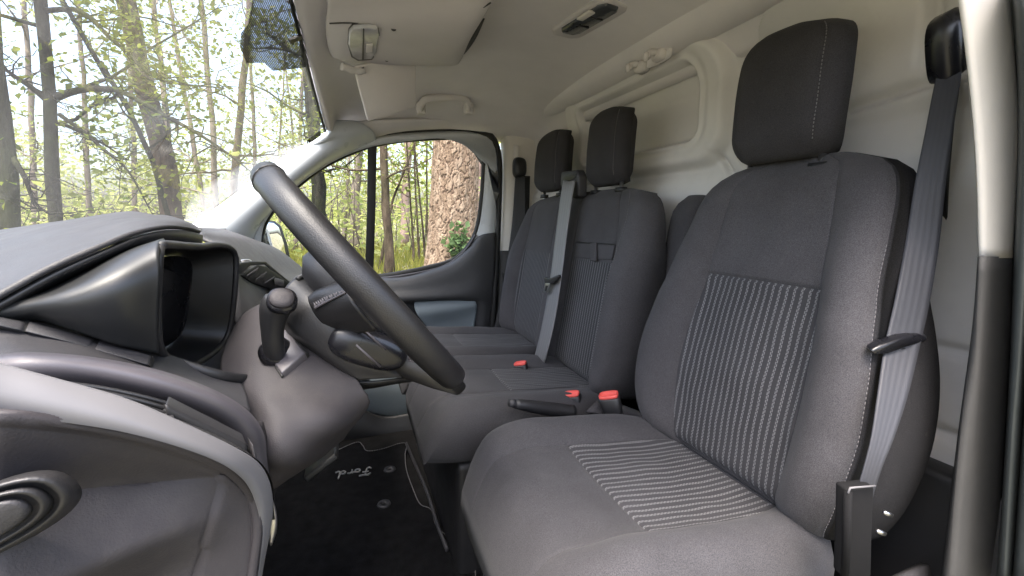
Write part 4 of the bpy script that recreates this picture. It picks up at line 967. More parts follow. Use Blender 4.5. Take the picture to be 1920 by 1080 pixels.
# ================================================================== STEERING
Wc = Vector((.018, .63, -.083)); We1 = Vector((.625, 0, -.781)).normalized(); Wn = Vector((.781, 0, .625)).normalized()
tilt = math.radians(2.2); 
Wn = (Wn*math.cos(tilt)+Vector((0, 1, 0))*math.sin(tilt)).normalized(); Wy = Wn.cross(We1).normalized()*-1
if Wy.y < 0: Wy = -Wy
def L(a, b, c): return Wc+We1*a+Wy*b+Wn*c
col_ = thing('steering_column', 'dark plastic steering column cover between wheel and dashboard', 'steering column', L(0, 0, -.15))
def wl(a0, a, b, c, m=3): return superloop(L(a0, 0, c), We1*a, Wy*b, m, 36)
def prow(pts): return [PY(*p) for p in pts]
skin('column_cover', [
    prow([(522, 565, .68), (532, 632, .66), (572, 668, .64), (616, 702, .63), (655, 726, .62)]),
    prow([(528, 550, .605), (536, 609, .588), (580, 651, .578), (627, 687, .572), (668, 714, .572)]),
    prow([(533, 541, .598), (546, 600, .575), (588, 644, .564), (634, 681, .560), (678, 712, .562)]),
    prow([(556, 520, .605), (580, 565, .568), (612, 610, .558), (655, 650, .556), (700, 688, .556), (742, 708, .566)]),
    prow([(600, 513, .63), (630, 545, .585), (652, 588, .572), (690, 630, .570), (730, 668, .572), (775, 704, .582)]),
    prow([(655, 503, .68), (676, 538, .62), (696, 582, .60), (726, 618, .60), (766, 656, .60), (818, 698, .61)])], M['dash_dk'], col_, nu=44, nv=40, th=.004)
skin('column_underside', [
    prow([(668, 714, .574), (700, 714, .572), (742, 709, .576), (800, 702, .60)]),
    prow([(664, 728, .63), (700, 724, .64), (745, 716, .65), (800, 708, .66)])], M['black'], col_, nu=20, straight=True, th=.003)
tube('column_slot', cr([PY(557, 523, .600), PY(590, 516, .618), PY(628, 509, .640)], 12), .003, M['rubber'], col_, n=6)

wh = thing('steering_wheel', 'leather covered steering wheel rim seen almost edge on', 'steering wheel', Wc)
Rw, rw = .1715, .0158
def torus(name, a0, a1, mat, r=rw, n=120):
    ang = np.linspace(a0, a1, n); loops = []
    for t in ang:
        d = We1*math.cos(t)+Wy*math.sin(t); c = Wc+d*Rw
        loops.append([c+(d*math.cos(k)*r*.92+Wn*math.sin(k)*r*1.08) for k in np.linspace(0, 2*math.pi, 20, endpoint=False)])
    return loft(name, loops, mat, wh)
# a = angle from We1 (lower end in view); seams split the leather near the top
torus('rim_leather', -2.72, 2.72, M['leather'])
torus('rim_top_leather', 2.735, 2*math.pi-2.735, M['leather'], rw*1.012, 40)
for s in (-2.728, 2.728):
    d = We1*math.cos(s)+Wy*math.sin(s); c = Wc+d*Rw
    pth = [c+(d*math.cos(k)*rw*.93+Wn*math.sin(k)*rw*1.09) for k in np.linspace(0, 2*math.pi, 24)]; tube('rim_seam', pth, .0013, M['rubber'], wh, n=5)
# hub, spokes (behind the rim on this side)
loft('hub_back', [wl(.0, .06, .06, -.050), wl(.0, .075, .070, -.035), wl(0, .075, .072, -.015), wl(0, .065, .065, .0), wl(0, .04, .04, .008)], M['dash_dk'], wh)
for s in (1,):
    loft('spoke', [superloop(L(-.02, s*.055, -.032), We1*.030, Wn*.018, 3, 24), superloop(L(-.02, s*.085, -.030), We1*.027, Wn*.017, 3, 24), superloop(L(-.014, s*.12, -.018), We1*.024, Wn*.013, 3, 24), superloop(L(-.008, s*.155, -.006), We1*.022, Wn*.010, 3, 24), superloop(L(-.004, s*.178, 0), We1*.022, Wn*.009, 3, 24)], M['leather'], wh)
for s in (-1, 1):
    loft('lower_spoke', [superloop(L(.06, s*.045, -.045), We1*.03, Wn*.014, 3, 24), superloop(L(.105, s*.060, -.034), We1*.02, Wn*.013, 3, 24), superloop(L(.135, s*.075, -.018), We1*.018, Wn*.012, 3, 24), superloop(L(.163, s*.085, -.004), We1*.012, Wn*.010, 3, 24)], M['leather'], wh)
prism('spoke_trim', prow([(734, 624, .505), (742, 625, .505), (752, 633, .50), (746, 635, .50)]), (.002, .006, -.002), M['metal'], wh, .001)
prism('spoke_trim', prow([(748, 644, .51), (764, 649, .505), (776, 660, .50), (762, 661, .50)]), (.002, .006, -.002), M['metal'], wh, .001)
# remote switch pod, gloss black with pale edges
pu = (We1*.885+Wn*.465).normalized(); pv_ = (Wn*.885-We1*.465).normalized(); q0 = L(.055, -.054, -.050)
loft('switch_pod', [superloop(q0, pu*.050, pv_*.024, 2.6, 30), superloop(q0-Wy*.018, pu*.047, pv_*.022, 2.6, 30), superloop(q0-Wy*.024, pu*.040, pv_*.017, 2.6, 30), superloop(q0-Wy*.026, pu*.02, pv_*.008, 2.6, 30)], M['gloss'], wh)
for k in range(2): tube('switch_edge', [q0-Wy*.0255+We1*(-.028+.012*k)+Wn*(.012-.018*k), q0-Wy*.0255+We1*(.012+.012*k)+Wn*(.014-.018*k)], .0015, M['frame'], wh, n=6)
# laced stitching on the spoke covers
def lacing(ra, rb, n):
    a, b = cr(prow(ra), n*2+1), cr(prow(rb), n*2+1); parts = [tubeVF(a, .0013, 5), tubeVF(b, .0013, 5)]
    for i in range(0, n*2-1, 2):
        parts.append(tubeVF([a[i], b[i+1]], .0010, 5)); parts.append(tubeVF([b[i], a[i+1]], .0010, 5)); parts.append(tubeVF([a[i+1], b[i+2]], .0010, 5))
    V, Fc = merge(parts); return prop(mesh('lacing', V, Fc, M['frame'], wh), kind='stuff')
skin('spoke_cover', [prow([(582, 560, .574), (600, 546, .570), (622, 534, .568), (645, 523, .570)]), prow([(586, 572, .562), (606, 557, .553), (628, 546, .546), (650, 536, .540)]), prow([(604, 598, .561), (626, 590, .545), (648, 580, .532), (672, 574, .52)]), prow([(640, 626, .570), (660, 622, .560), (684, 618, .545), (708, 616, .53)])], M['leather'], wh, nu=20, nv=20, th=.004)
lacing([(586, 563, .560), (602, 551, .555), (624, 539, .550), (645, 529, .547)], [(590, 578, .552), (608, 568, .542), (630, 557, .533), (648, 548, .528)], 7)
lacing([(764, 662, .52), (775, 664, .515), (786, 668, .51)], [(766, 676, .52), (778, 678, .515), (792, 680, .51)], 4)

# ================================================================== SEATS
def pad(name, st, mat, parent, lat, e=.035, bol=None, s_ins=None, v_ins=None, ins_mat=None, nfront=41, seam=(), back_round=.03, ins_name='striped_insert', groove=.0035, back_w=.995, side_s=None, side_mat=None):
    """st: stations (C, n, w, t, b): centre of the front face, outward normal, half width, thickness, bolster height. Front grid, wrapped to a closed body."""
    lat = Vector(lat).normalized()
    s = set(np.linspace(-1, 1, nfront).tolist())
    for k in (seam or ()):
        for q in (-.02, -.008, 0, .008, .02): s.add(k+q)
    if s_ins: 
        for k in s_ins:
            for q in (-.02, -.01, 0, .01, .02): s.add(k+q)
    s = np.array(sorted(s)); nf = len(s)
    loops = []; uvs = []
    vlen = 0; prev = None
    for (C, n, w_, t, b, v) in st:
        C = Vector(C); n = Vector(n).normalized(); row = []
        if prev is not None: vlen += (C-prev).length
        prev = C
        er = min(e, w_*.9, t*.9)
        for q in s:
            aq = abs(q); x = w_*q; d = 0
            edge = w_-aq*w_
            if edge < er: d -= er-math.sqrt(max(er*er-(er-edge)**2, 0))
            d += b*sm(.46, .74, aq)*(1-.3*sm(.85, 1, aq)) - .008*(1-aq*aq)*(1 if b else -1)
            for k in list(seam or ())+list(s_ins or ()):
                inv = True
                if s_ins and k in s_ins and v_ins and not seam: inv = True
                dq = abs(q-k)*w_
                d -= groove*math.exp(-(dq/.003)**2)
            if v_ins and s_ins and s_ins[0]-.02 < q < s_ins[1]+.02:
                for vv in v_ins: d -= groove*math.exp(-((v-vv)*(.5)/.003)**2)
            pp = C+lat*x; d += .0022*mnoise(pp*17)+.0035*mnoise(pp*6)+(.0016*mnoise(Vector((pp.x*22, pp.y*60, pp.z*22))) if s_ins and s_ins[0] < q < s_ins[1] else 0)
            row.append(pp+n*d); uvs.append((x, vlen))
        m = 12
        for k in range(m+1):     # back, from +w to -w
            q = 1-2*k/m; aq = abs(q); bk = -t+min(back_round, t*.45)*(max(0, (aq-.75)/.25)**2)
            row.append(C+lat*(w_*q*back_w)+n*min(bk, -er-.001)); uvs.append((w_*q, vlen))
        loops.append(row)
    n_ = len(loops[0]); V = [p for l in loops for p in l]; Fm = []; Fi = []; Fs_ = []
    vs = [x[5] for x in st]
    for i in range(len(loops)-1):
        for j in range(n_):
            j2 = (j+1) % n_; f = (i*n_+j, i*n_+j2, (i+1)*n_+j2, (i+1)*n_+j)
            if s_ins and ins_mat and j < nf-1 and s[j] >= s_ins[0]-1e-6 and s[j+1] <= s_ins[1]+1e-6 and vs[i] >= v_ins[0]-1e-6 and vs[i+1] <= v_ins[1]+1e-6: Fi.append(f)
            elif side_s and (j >= nf-1 or s[j+1] <= -side_s+1e-6 or s[j] >= side_s-1e-6): Fs_.append(f)
            else: Fm.append(f)
    Fm.append(tuple(range(n_))[::-1]); Fm.append(tuple((len(loops)-1)*n_+j for j in range(n_)))
    def mk(nm, Fs, mt, par):
        used = sorted({i for f in Fs for i in f}); mp = {a: b for b, a in enumerate(used)}
        return mesh(nm, [V[i] for i in used], [tuple(mp[i] for i in f) for f in Fs], mt, par, uv=[uvs[i] for i in used])
    o = mk(name, Fm, mat, parent)
    oi = mk(ins_name, Fi, ins_mat, o) if Fi else None
    if Fs_: mk('side_cover', Fs_, side_mat, o)
    # orientation: make sure front faces look along +n
    mid = len(st)//2; want = Vector(st[mid][1])
    c = o.data.polygons[0]
    bm = bmesh.new(); bm.from_mesh(o.data); bmesh.ops.recalc_face_normals(bm, faces=bm.faces); bm.to_mesh(o.data); bm.free()
    if oi:
        p = oi.data.polygons[len(oi.data.polygons)//2]
        if p.normal.dot(want) < 0: oi.data.flip_normals()
        p = max(o.data.polygons, key=lambda q: q.normal.dot(want)*1.0)
    return o, oi, (s, loops, nf)

def backrest_stations(yc, widths, k=.17, z0=-.43, x0=.58, thick=.13, bol=.042, zs=None, vgro=()):
    zk = [z for z, _ in widths]; wk = [w_ for _, w_ in widths]
    ztop, zbot = zk[-1], zk[0]
    n = Vector((-1, 0, k)).normalized(); st = []
    base_v = sorted(set(np.linspace(0, 1, 44).tolist()+[g+q for g in vgro for q in (-.012, -.006, 0, .006, .012)]))
    for v in base_v:
        z = zbot+(ztop-zbot)*v
        w_ = csp(z, zk, wk); cx = x0+k*(z-z0)
        rec_t = .045*(max(0, (v-.90)/.10))**2.4; rec_b = .05*(max(0, (.10-v)/.10))**2
        t = thick*(1-.55*sm(.4, 1, v))
        b = bol*sm(1.0, .55, v)*sm(-.1, .2, v)
        lum = -.012*math.sin(math.pi*min(v/.6, 1))                          # lumbar bulge
        yy = yc(v) if callable(yc) else yc
        st.append(((cx+lum+rec_t+rec_b, yy, z), n, w_, max(t-rec_t-rec_b, .02), b, v))
    return st
seatp = dict(lat=(0, 1, 0))
ds = thing('driver_seat', 'charcoal cloth driver seat nearest the camera with pale striped centre panels', 'car seat', (.4, .58, -.8))
wd = [(-.46, .15), (-.44, .19), (-.40, .215), (-.34, .232), (-.27, .238), (-.19, .228), (-.10, .207), (-.02, .194), (.04, .182), (.07, .165), (.09, .13), (.10, .085)]
IW = .117
st = backrest_stations(.57, wd, vgro=(.06, .64))
# the striped insert keeps its width: seams in metres, so express as share of each row's width
def pad_abs(name, st, mat, parent, half, v_ins, ins_mat, seam_all=None, **k):
    """insert borders at a constant distance from the middle: rows are re-sampled so that s = half/w"""
    w_ref = max(x[2] for x in st)
    return pad(name, st, mat, parent, (0, 1, 0), s_ins=(-half/w_ref, half/w_ref), v_ins=v_ins, ins_mat=ins_mat, **k)
back_o, ins_o, info = pad_abs('backrest', st, M['fabric'], ds, IW*1.08, (.06, .64), M['stripe'], e=.05, seam=(-.93, .93), side_s=.93, side_mat=M['fabric_side'], back_w=1.0)
def stitch(parent, pts, off, mat, n, name='stitching', r=.0009, duty=.55):
    C = cr(pts, n*4+1); parts = []
    for i in range(n):
        a = C[i*4]+off; b = C[i*4].lerp(C[i*4+4], duty)+off; parts.append(tubeVF([a, (a+b)/2, b], r, 4))
    V, Fc = merge(parts); return mesh(name, V, Fc, mat, parent)
def headrest(parent, yc, zc, x, w_, h, t, mat, k=.06, tap=.9):
    n = Vector((-1, 0, k)).normalized(); up = Vector((k, 0, 1)).normalized(); st = []
    c0 = Vector((x, yc, zc))
    for i in range(30):
        v = i/29; q = 2*v-1; a = abs(q)
        k0 = .50 if q > 0 else .55; k_ = max(0, (a-k0)/(1-k0)); wt = .58 if q > 0 else .70; ww = w_*(wt+(1-wt)*math.sqrt(max(0, 1-k_**2.4)))*(1-.05*max(q, 0)); rec = .024*k_**2.2
        if q > 0: rec += .006*q*q
        st.append((c0+up*(h*q)-n*rec+Vector((0, (.020 if q > 0 else .004)*k_**2.2, 0)), n, ww, max(t*(1-.62*k_**2.4), .02), .0, v))
    o, _, inf = pad('headrest', st, mat, parent, (0, 1, 0), e=.04, seam=(-.78,), groove=.002, back_round=.04, back_w=.82)
    s, loops, nf = inf; j = int(np.argmin(abs(s+.78)))
    stitch(o, [loops[i][j] for i in range(3, 28)], n*.0012, M['thread'], 34)
    for dy in (-.068, .068):
        p0 = c0+up*(-h*.9)-n*(t*.5)+Vector((0, dy, 0)); p1 = p0-up*.075
        tube('headrest_post', [p0, p1], .0055, M['metal'], parent, n=10)
        g0 = p0-up*.020
        loft('post_guide', [superloop(g0-up*.012, (.013, 0, 0), (0, .020, 0), 3, 18), superloop(g0, (.012, 0, 0), (0, .018, 0), 3, 18)], M['black'], parent)
    return o
headrest(ds, .598, .207, .672, .100, .108, .085, M['fabric_dark'])
# seam stitching down the near bolster of the back
s, loops, nf = info
for q in (.93, -.93):
    j = int(np.argmin(abs(s-q))); stitch(back_o, [loops[i][j] for i in range(5, 44)], Vector((-.0012, 0, 0)), M['thread'], 70, r=.0006)
# near flank: dark side cloth stitched to the face
# cushion
def cushion(name, parent, yc, x0, x1, z, w_, th, bol, half, xi, mat, imat, wtap=.9, drop=.05, ins_name='striped_insert', e=.05, skew=0):
    st = []; vi = [(xx-x0)/(x1-x0) for xx in xi]
    base_v = sorted(set(np.linspace(0, 1, 40).tolist()+[g+q for g in vi for q in (-.012, -.006, 0, .006, .012)]))
    for v in base_v:
        x = x0+(x1-x0)*v; rec = .075*(max(0, (.16-v)/.16))**2.3
        ww = w_*(1-.16*(max(0, (.22-v)/.22))**1.8)*(1-.10*max(0, (v-.8)/.2))
        zz = z-drop*sm(.15, 1, v)*.55-rec
        b = bol*sm(-.05, .3, v)*(1-.35*sm(.75, 1, v))
        st.append(((x, yc, zz), (0, 0, 1), ww, max(th-rec, .03), b, v))
    wr = max(x[2] for x in st)
    return pad(name, st, mat, parent, (0, 1, 0), s_ins=(-half/wr, half/wr), v_ins=vi, ins_mat=imat, e=e, ins_name=ins_name)
# uv of cushion: stripes run fore and aft like the back
cu, ci_, cinf = cushion('seat_cushion', ds, .578, .172, .60, -.405, .226, .15, .030, .125, (.36, .60), M['fabric_lt'], M['stripe'])
# plastic plinth below, trims, lever, buckle
skin('seat_side_trim', [[(.22, .345, -.50), (.35, .34, -.49), (.50, .335, -.475), (.64, .33, -.46), (.72, .34, -.47)], [(.20, .325, -.58), (.35, .32, -.58), (.50, .31, -.57), (.66, .31, -.56), (.74, .32, -.56)], [(.22, .35, -.70), (.35, .345, -.70), (.50, .34, -.70), (.66, .34, -.70), (.74, .35, -.70)]], M['dash'], ds, nu=24, nv=16, th=.01)
prism('recliner_cover', [PY(a, b, .306) for a, b in ((1588, 918), (1640, 912), (1636, 1010), (1634, 1085), (1582, 1085), (1586, 1000))], (.004, .016, .0), M['matte'], ds, .003)
tube('recliner_cover_lip', [PY(1590, 922, .306), PY(1588, 1000, .306), PY(1584, 1080, .306)], .004, M['matte'], ds, n=8)
tube('cover_edge', [PY(1590, 925, .304), PY(1594, 915, .304), PY(1604, 914, .303), PY(1641, 911, .303)], .0011, M['thread'], ds, n=5)
box('seat_plinth', (.42, .58, -.70), (.20, 0, 0), (0, .20, 0), (0, 0, .14), M['black'], ds, .02)
for a, b in ((1668, 965), (1655, 1000)):
    p = PY(a, b, .322); loft('recliner_plate', [superloop(p, (.008, 0, -.004), (.0012, 0, .0024), 4, 14), superloop(p+Vector((0, .004, 0)), (.008, 0, -.004), (.0012, 0, .0024), 4, 14)], M['metal'], ds)
# rails and levers under the front of the cushion
for a, b, a2, b2 in ((905, 985, 925, 1075), (880, 960, 905, 1060), (893, 1010, 930, 1030)):
    tube('seat_rail', [PY(a, b, .80), PY(a2, b2, .76)], .010, M['black'], ds, n=8)
for a, b in ((890, 978), (900, 995), (926, 1052)): box('rail_clip', PY(a, b, .775), (.008, 0, .002), (0, .004, 0), (-.001, 0, .006), M['dash'], ds, .001)
tube('slide_lever', cr([PY(912, 1085, .62), PY(922, 1045, .66), PY(935, 1030, .70), PY(940, 1070, .66)], 14), .007, M['metal'], ds, n=8)
# fold-up armrest on the far side
an = Vector((-1, 0, .17)).normalized()
st = []
for i in range(22):
    v = i/21; z = -.33+.385*v; q = 2*v-1; a = abs(q); rec = .03*(max(0, (a-.75)/.25))**2
    st.append(((.69+.17*(z+.33)+rec, .895, z), an, .046*(1-.25*(max(0, (a-.85)/.15))**2), max(.09-rec*2, .02), 0, v))
pad('armrest', st, M['fabric'], ds, (0, 1, 0), e=.02, nfront=21)

def buckle(parent, px, py, y, d=(.35, -.1, 1), sc=1.0):
    p = PY(px, py, y); u = Vector(d).normalized(); sx = Vector((.78, -.62, 0)).normalized(); sx = (sx-u*sx.dot(u)).normalized(); sy = u.cross(sx)
    o = loft('buckle', [superloop(p-u*.055*sc, sx*.014*sc, sy*.011*sc, 4, 20), superloop(p-u*.03*sc, sx*.018*sc, sy*.013*sc, 4, 20), superloop(p, sx*.021*sc, sy*.0145*sc, 4, 20), superloop(p+u*.002*sc, sx*.019*sc, sy*.0125*sc, 4, 20)], M['black'], parent)
    loft('release_button', [superloop(p+u*.001*sc, sx*.0185*sc, sy*.012*sc, 4, 20), superloop(p+u*.007*sc, sx*.0185*sc, sy*.012*sc, 4, 20), superloop(p+u*.0085*sc, sx*.016*sc, sy*.010*sc, 4, 20), superloop(p+u*.004*sc, sx*.0145*sc, sy*.0065*sc, 4, 20), superloop(p+u*.003*sc, sx*.012*sc, sy*.004*sc, 4, 20)], M['red'], o)
    tube('buckle_stalk', [p-u*.05*sc, p-u*.09*sc+Vector((.01, 0, 0))], .009*sc, M['black'], o, n=8)
    return o
buckle(ds, 1142, 745, .80, (-.30, .05, 1), 1.12)
skin('buckle_boot', [[PY(1100, 770, .83), PY(1140, 775, .81), PY(1190, 790, .79), PY(1240, 800, .77)], [PY(1130, 740, .86), PY(1170, 760, .86), PY(1210, 775, .86), PY(1240, 790, .86)]], M['fabric'], ds, nu=12, straight=True, th=.01)

# ---- bench
pb = thing('passenger_bench', 'charcoal cloth double passenger bench with two headrests and striped panels', 'bench seat', (.4, 1.28, -.8))
wb = [(-0.46, 0.35), (-0.44, 0.38), (-0.4, 0.4), (-0.34, 0.412), (-0.27, 0.416), (-0.18, 0.414), (-0.08, 0.406), (0.0, 0.395), (0.035, 0.383), (0.06, 0.36), (0.075, 0.32), (0.083, 0.25)]
def bench_back():
    zk = [z for z, _ in wb]; wk = [w_ for _, w_ in wb]; n = Vector((-1, 0, .17)).normalized(); YB = 1.305; st = []
    zs = sorted(set(np.linspace(-.46, .083, 44).tolist()+[g+q for g in (-.43, -.115) for q in (-.006, -.003, 0, .003, .006)]))
    yg = [-.42, -.275, -.04, .10, .335, .42]                      # seams from the middle, metres
    s = sorted(set(np.linspace(-1, 1, 81).tolist()+[y/.42+q for y in (-.305, -.07, .09, .325) for q in (-.012, -.006, 0, .006, .012)]))
    V = []; UV = []; loops = []; vlen = 0
    for z in zs:
        v = (z+.46)/.543; w_ = csp(z, zk, wk); cx = .58+.17*(z+.43); rt = .04*(max(0, (v-.90)/.10))**2.4; rb = .05*(max(0, (.1-v)/.1))**2
        b = .045*sm(1.0, .5, v); C = Vector((cx+rt+rb, YB, z)); row = []
        er = .045
        for q in s:
            x = w_*q; edge = w_-abs(q)*w_; d = 0
            if edge < er: d -= er-math.sqrt(max(er*er-(er-edge)**2, 0))
            ax = abs(x)
            d += b*sm(.30, .36, ax)*(1-.3*sm(.39, .42, ax))+.022*sm(1, .5, v)*sm(.09, .02, abs(x-.01))
            for g in (-.305, -.07, .09, .325): d -= .004*math.exp(-((q*.42-g)/.003)**2)
            row.append(C+Vector((0, x, 0))+n*d); UV.append((x, z))
        t = .075*(1-.4*sm(.4, 1, v))-rt-rb
        for k in range(13):
            q = 1-2*k/12; row.append(C+Vector((0, w_*q*.995, 0))-n*(max(t, .02)-.03*(max(0, (abs(q)-.8)/.2))**2+er*.0+.046)); UV.append((w_*q, z))
        loops.append(row)
    nl = len(loops[0]); nf = len(s); V = [p for l in loops for p in l]; parts = {'m': [], 'a': [], 'b': []}
    for i in range(len(loops)-1):
        for j in range(nl):
            j2 = (j+1) % nl; f = (i*nl+j, i*nl+j2, (i+1)*nl+j2, (i+1)*nl+j); key = 'm'
            if j < nf-1:
                y0, y1 = s[j]*.42, s[j+1]*.42; ok = zs[i] >= -.431 and zs[i+1] <= -.114
                if ok and y0 >= -.3051 and y1 <= -.0699: key = 'a'
                if ok and y0 >= .0899 and y1 <= .3251: key = 'b'
            parts[key].append(f)
    parts['m'] += [tuple(range(nl))[::-1], tuple((len(loops)-1)*nl+j for j in range(nl))]
    def mk(nm, Fs, mt, par, rec=True):
        used = sorted({i for f in Fs for i in f}); mp = {a: b for b, a in enumerate(used)}
        o = mesh(nm, [V[i] for i in used], [tuple(mp[i] for i in f) for f in Fs], mt, par, uv=[UV[i] for i in used])
        if rec:
            bm = bmesh.new(); bm.from_mesh(o.data); bmesh.ops.recalc_face_normals(bm, faces=bm.faces); bm.to_mesh(o.data); bm.free()
        elif o.data.polygons[0].normal.x > 0: o.data.flip_normals()
        return o
    m = mk('backrest', parts['m'], M['fabric'], pb); mk('striped_insert', parts['a'], M['stripe'], m, False); mk('striped_insert', parts['b'], M['stripe'], m, False)
    j = int(np.argmin([abs(q+.84) for q in s])); stitch(m, [loops[i][j] for i in range(5, len(loops)-1)], Vector((-.0012, 0, 0)), M['thread'], 80, r=.0008)
    return m
bb = bench_back()
headrest(pb, 1.147, .20, .668, .096, .105, .075, M['fabric_dark'])
headrest(pb, 1.525, .205, .668, .112, .105, .075, M['fabric_dark'])
# flap of the fold-down table with its pull tab
fx = lambda px, py, o: PN(px, py, Vector((.58+.17*.32-o, 1, -.11)), (-1, 0, .17))
prism('table_flap', [fx(1080, 455, .004), fx(1152, 459, .004), fx(1146, 487, .004), fx(1076, 483, .004)], (.006, 0, 0), M['fabric'], pb, .002)
tube('flap_edge', [fx(1080, 454, .006), fx(1152, 458, .006)], .0016, M['rubber'], pb, n=5)
prism('pull_tab', [fx(1107, 455, .012), fx(1117, 455, .012), fx(1117, 489, .012), fx(1106, 489, .012)], (.006, 0, 0), M['fabric'], pb, .002)
cushion('seat_cushion', pb, 1.105, .13, .60, -.405, .21, .14, .012, .09, (.36, .60), M['fabric_lt'], M['stripe'], e=.05)
cushion('seat_cushion', pb, 1.515, .13, .60, -.405, .19, .14, .012, .09, (.34, .60), M['fabric_lt'], M['stripe'], e=.05)
box('bench_plinth', (.40, 1.30, -.72), (.20, 0, 0), (0, .36, 0), (0, 0, .17), M['black'], pb, .02)
skin('bench_side_valance', [[PZ(842, 850, -.56), PZ(860, 862, -.58), PZ(900, 868, -.58)], [PZ(850, 872, -.64), PZ(870, 880, -.66), PZ(905, 890, -.66)]], M['black'], pb, nu=10, straight=True, th=.01)
buckle(pb, 976, 684, 1.20, (-.25, .05, 1), 1.0)
buckle(pb, 1072, 742, .93, (-.25, .05, 1), 1.05)

# handbrake
hbk = thing('handbrake', 'black handbrake lever between driver seat and bench', 'handbrake', PY(1040, 775, .86))
tube('brake_grip', cr([PY(966, 757, .86), PY(985, 760, .86), PY(1010, 764, .865), (PY(1040, 768, .87)), PY(1075, 772, .87)], 18), [.0105, .011, .012, .0125, .013, .0135, .014, .014, .0145, .015, .015, .015, .015, .015, .015, .015, .015, .015], M['dash_dk'], hbk, n=14)
tube('brake_button', [PY(955, 755, .86), PY(966, 757, .86)], [.0085, .009], M['dash'], hbk, n=12)

# ================================================================== SEAT BELTS
def ribbon(name, cl, wv, mat, parent, n=60, th=.0016):
    """cl: (point, half-width vector) pairs"""
    A = cr([Vector(p)+Vector(h) for p, h in cl], n); B = cr([Vector(p)-Vector(h) for p, h in cl], n); rows = []; uv = []
    for j, u in enumerate((0, .12, .28, .5, .72, .88, 1)):
        rows.append([a.lerp(b, u) for a, b in zip(A, B)]); uv += [(u, i/n) for i in range(n)]
    o = grid(name, rows, mat, parent, uv=uv); solid(o, th, 0); return o
def ribpx(lst): # (xl, xr, y, depth-left, depth-right)
    out = []
    for xl, xr, yy, dl, dr in lst:
        a, b = PY(xl, yy, dl), PY(xr, yy, dr); out.append(((a+b)/2, (a-b)/2))
    return out
b1 = thing('seat_belt', 'grey driver seat belt hanging down beside the door pillar', 'seat belt', PY(1790, 100, .40))
ribbon('webbing', ribpx([(1766, 1806, 105, .40, .38), (1752, 1800, 160, .395, .37), (1736, 1788, 240, .39, .365), (1716, 1774, 340, .385, .36), (1698, 1762, 450, .38, .355), (1678, 1744, 560, .365, .345), (1658, 1724, 650, .355, .338), (1645, 1702, 740, .335, .322), (1633, 1676, 820, .322, .312), (1618, 1652, 880, .318, .310), (1602, 1634, 940, .318, .314), (1598, 1625, 1000, .322, .320)]), None, M['strap_lt'], b1)
ribbon('return_webbing', ribpx([(1766, 1800, 110, .43, .41), (1758, 1790, 220, .43, .41), (1750, 1780, 330, .43, .41), (1752, 1772, 480, .44, .42), (1745, 1765, 640, .45, .43), (1700, 1740, 900, .47, .45)]), None, M['strap_dk'], b1)
rp = PY(1788, 85, .385)
loft('belt_guide', [superloop(rp+Vector((.0, .02, 0)), (.016, 0, .012), (-.012, 0, .036), 3, 24), superloop(rp, (.018, 0, .012), (-.012, 0, .040), 3, 24), superloop(rp+Vector((0, -.012, 0)), (.012, 0, .008), (-.010, 0, .030), 3, 24)], M['gloss'], b1)
tp = [PY(1632, 659, .352), PY(1650, 648, .350), PY(1690, 636, .342), PY(1725, 629, .338), PY(1741, 632, .338), PY(1736, 643, .338), PY(1700, 650, .342), PY(1660, 660, .350), PY(1640, 668, .352)]
prism('belt_tongue', tp, (.008, .012, .004), M['gloss'], b1, .003)
bp_ = PY(1687, 661, .348); loft('belt_stop_button', [superloop(bp_, (.008, -.002, 0), (0, 0, .008), 2, 18), superloop(bp_+Vector((-.001, -.004, 0)), (.007, -.002, 0), (0, 0, .007), 2, 18), superloop(bp_+Vector((-.001, -.003, 0)), (.003, -.001, 0), (0, 0, .003), 2, 18)], M['black'], b1)

b2 = thing('seat_belt', 'dark passenger seat belt on the wall behind the passenger door', 'seat belt', PY(972, 310, 1.86))
ribbon('webbing', ribpx([(966, 986, 330, 1.87, 1.85), (960, 986, 420, 1.86, 1.83), (950, 976, 490, 1.85, 1.82), (938, 966, 555, 1.84, 1.82), (930, 958, 600, 1.83, 1.81), (918, 944, 650, 1.82, 1.80)]), None, M['strap_dk'], b2)
ribbon('return_webbing', ribpx([(974, 994, 330, 1.885, 1.88), (978, 990, 420, 1.885, 1.88), (960, 975, 520, 1.885, 1.88), (945, 952, 560, 1.885, 1.88)]), None, M['strap_dk'], b2)
gp = PY(976, 314, 1.86)
loft('belt_guide', [superloop(gp+Vector((0, .02, .0)), (.03, 0, 0), (0, 0, .045), 3, 24), superloop(gp, (.028, 0, 0), (0, 0, .04), 3, 24), superloop(gp+Vector((0, -.012, -.01)), (.018, 0, 0), (0, 0, .022), 3, 24)], M['black'], b2)
prism('belt_tongue', [PY(940, 510, 1.815), PY(958, 517, 1.81), (PY(957, 526, 1.81)), PY(953, 526, 1.81), PY(952, 546, 1.81), PY(943, 544, 1.81), PY(942, 522, 1.815)], (0, .006, 0), M['black'], b2, .002)
prism('belt_anchor', [PY(917, 640, 1.80), PY(944, 634, 1.80), PY(940, 655, 1.80), PY(920, 660, 1.80)], (.0, .012, 0), M['dash'], b2, .003)

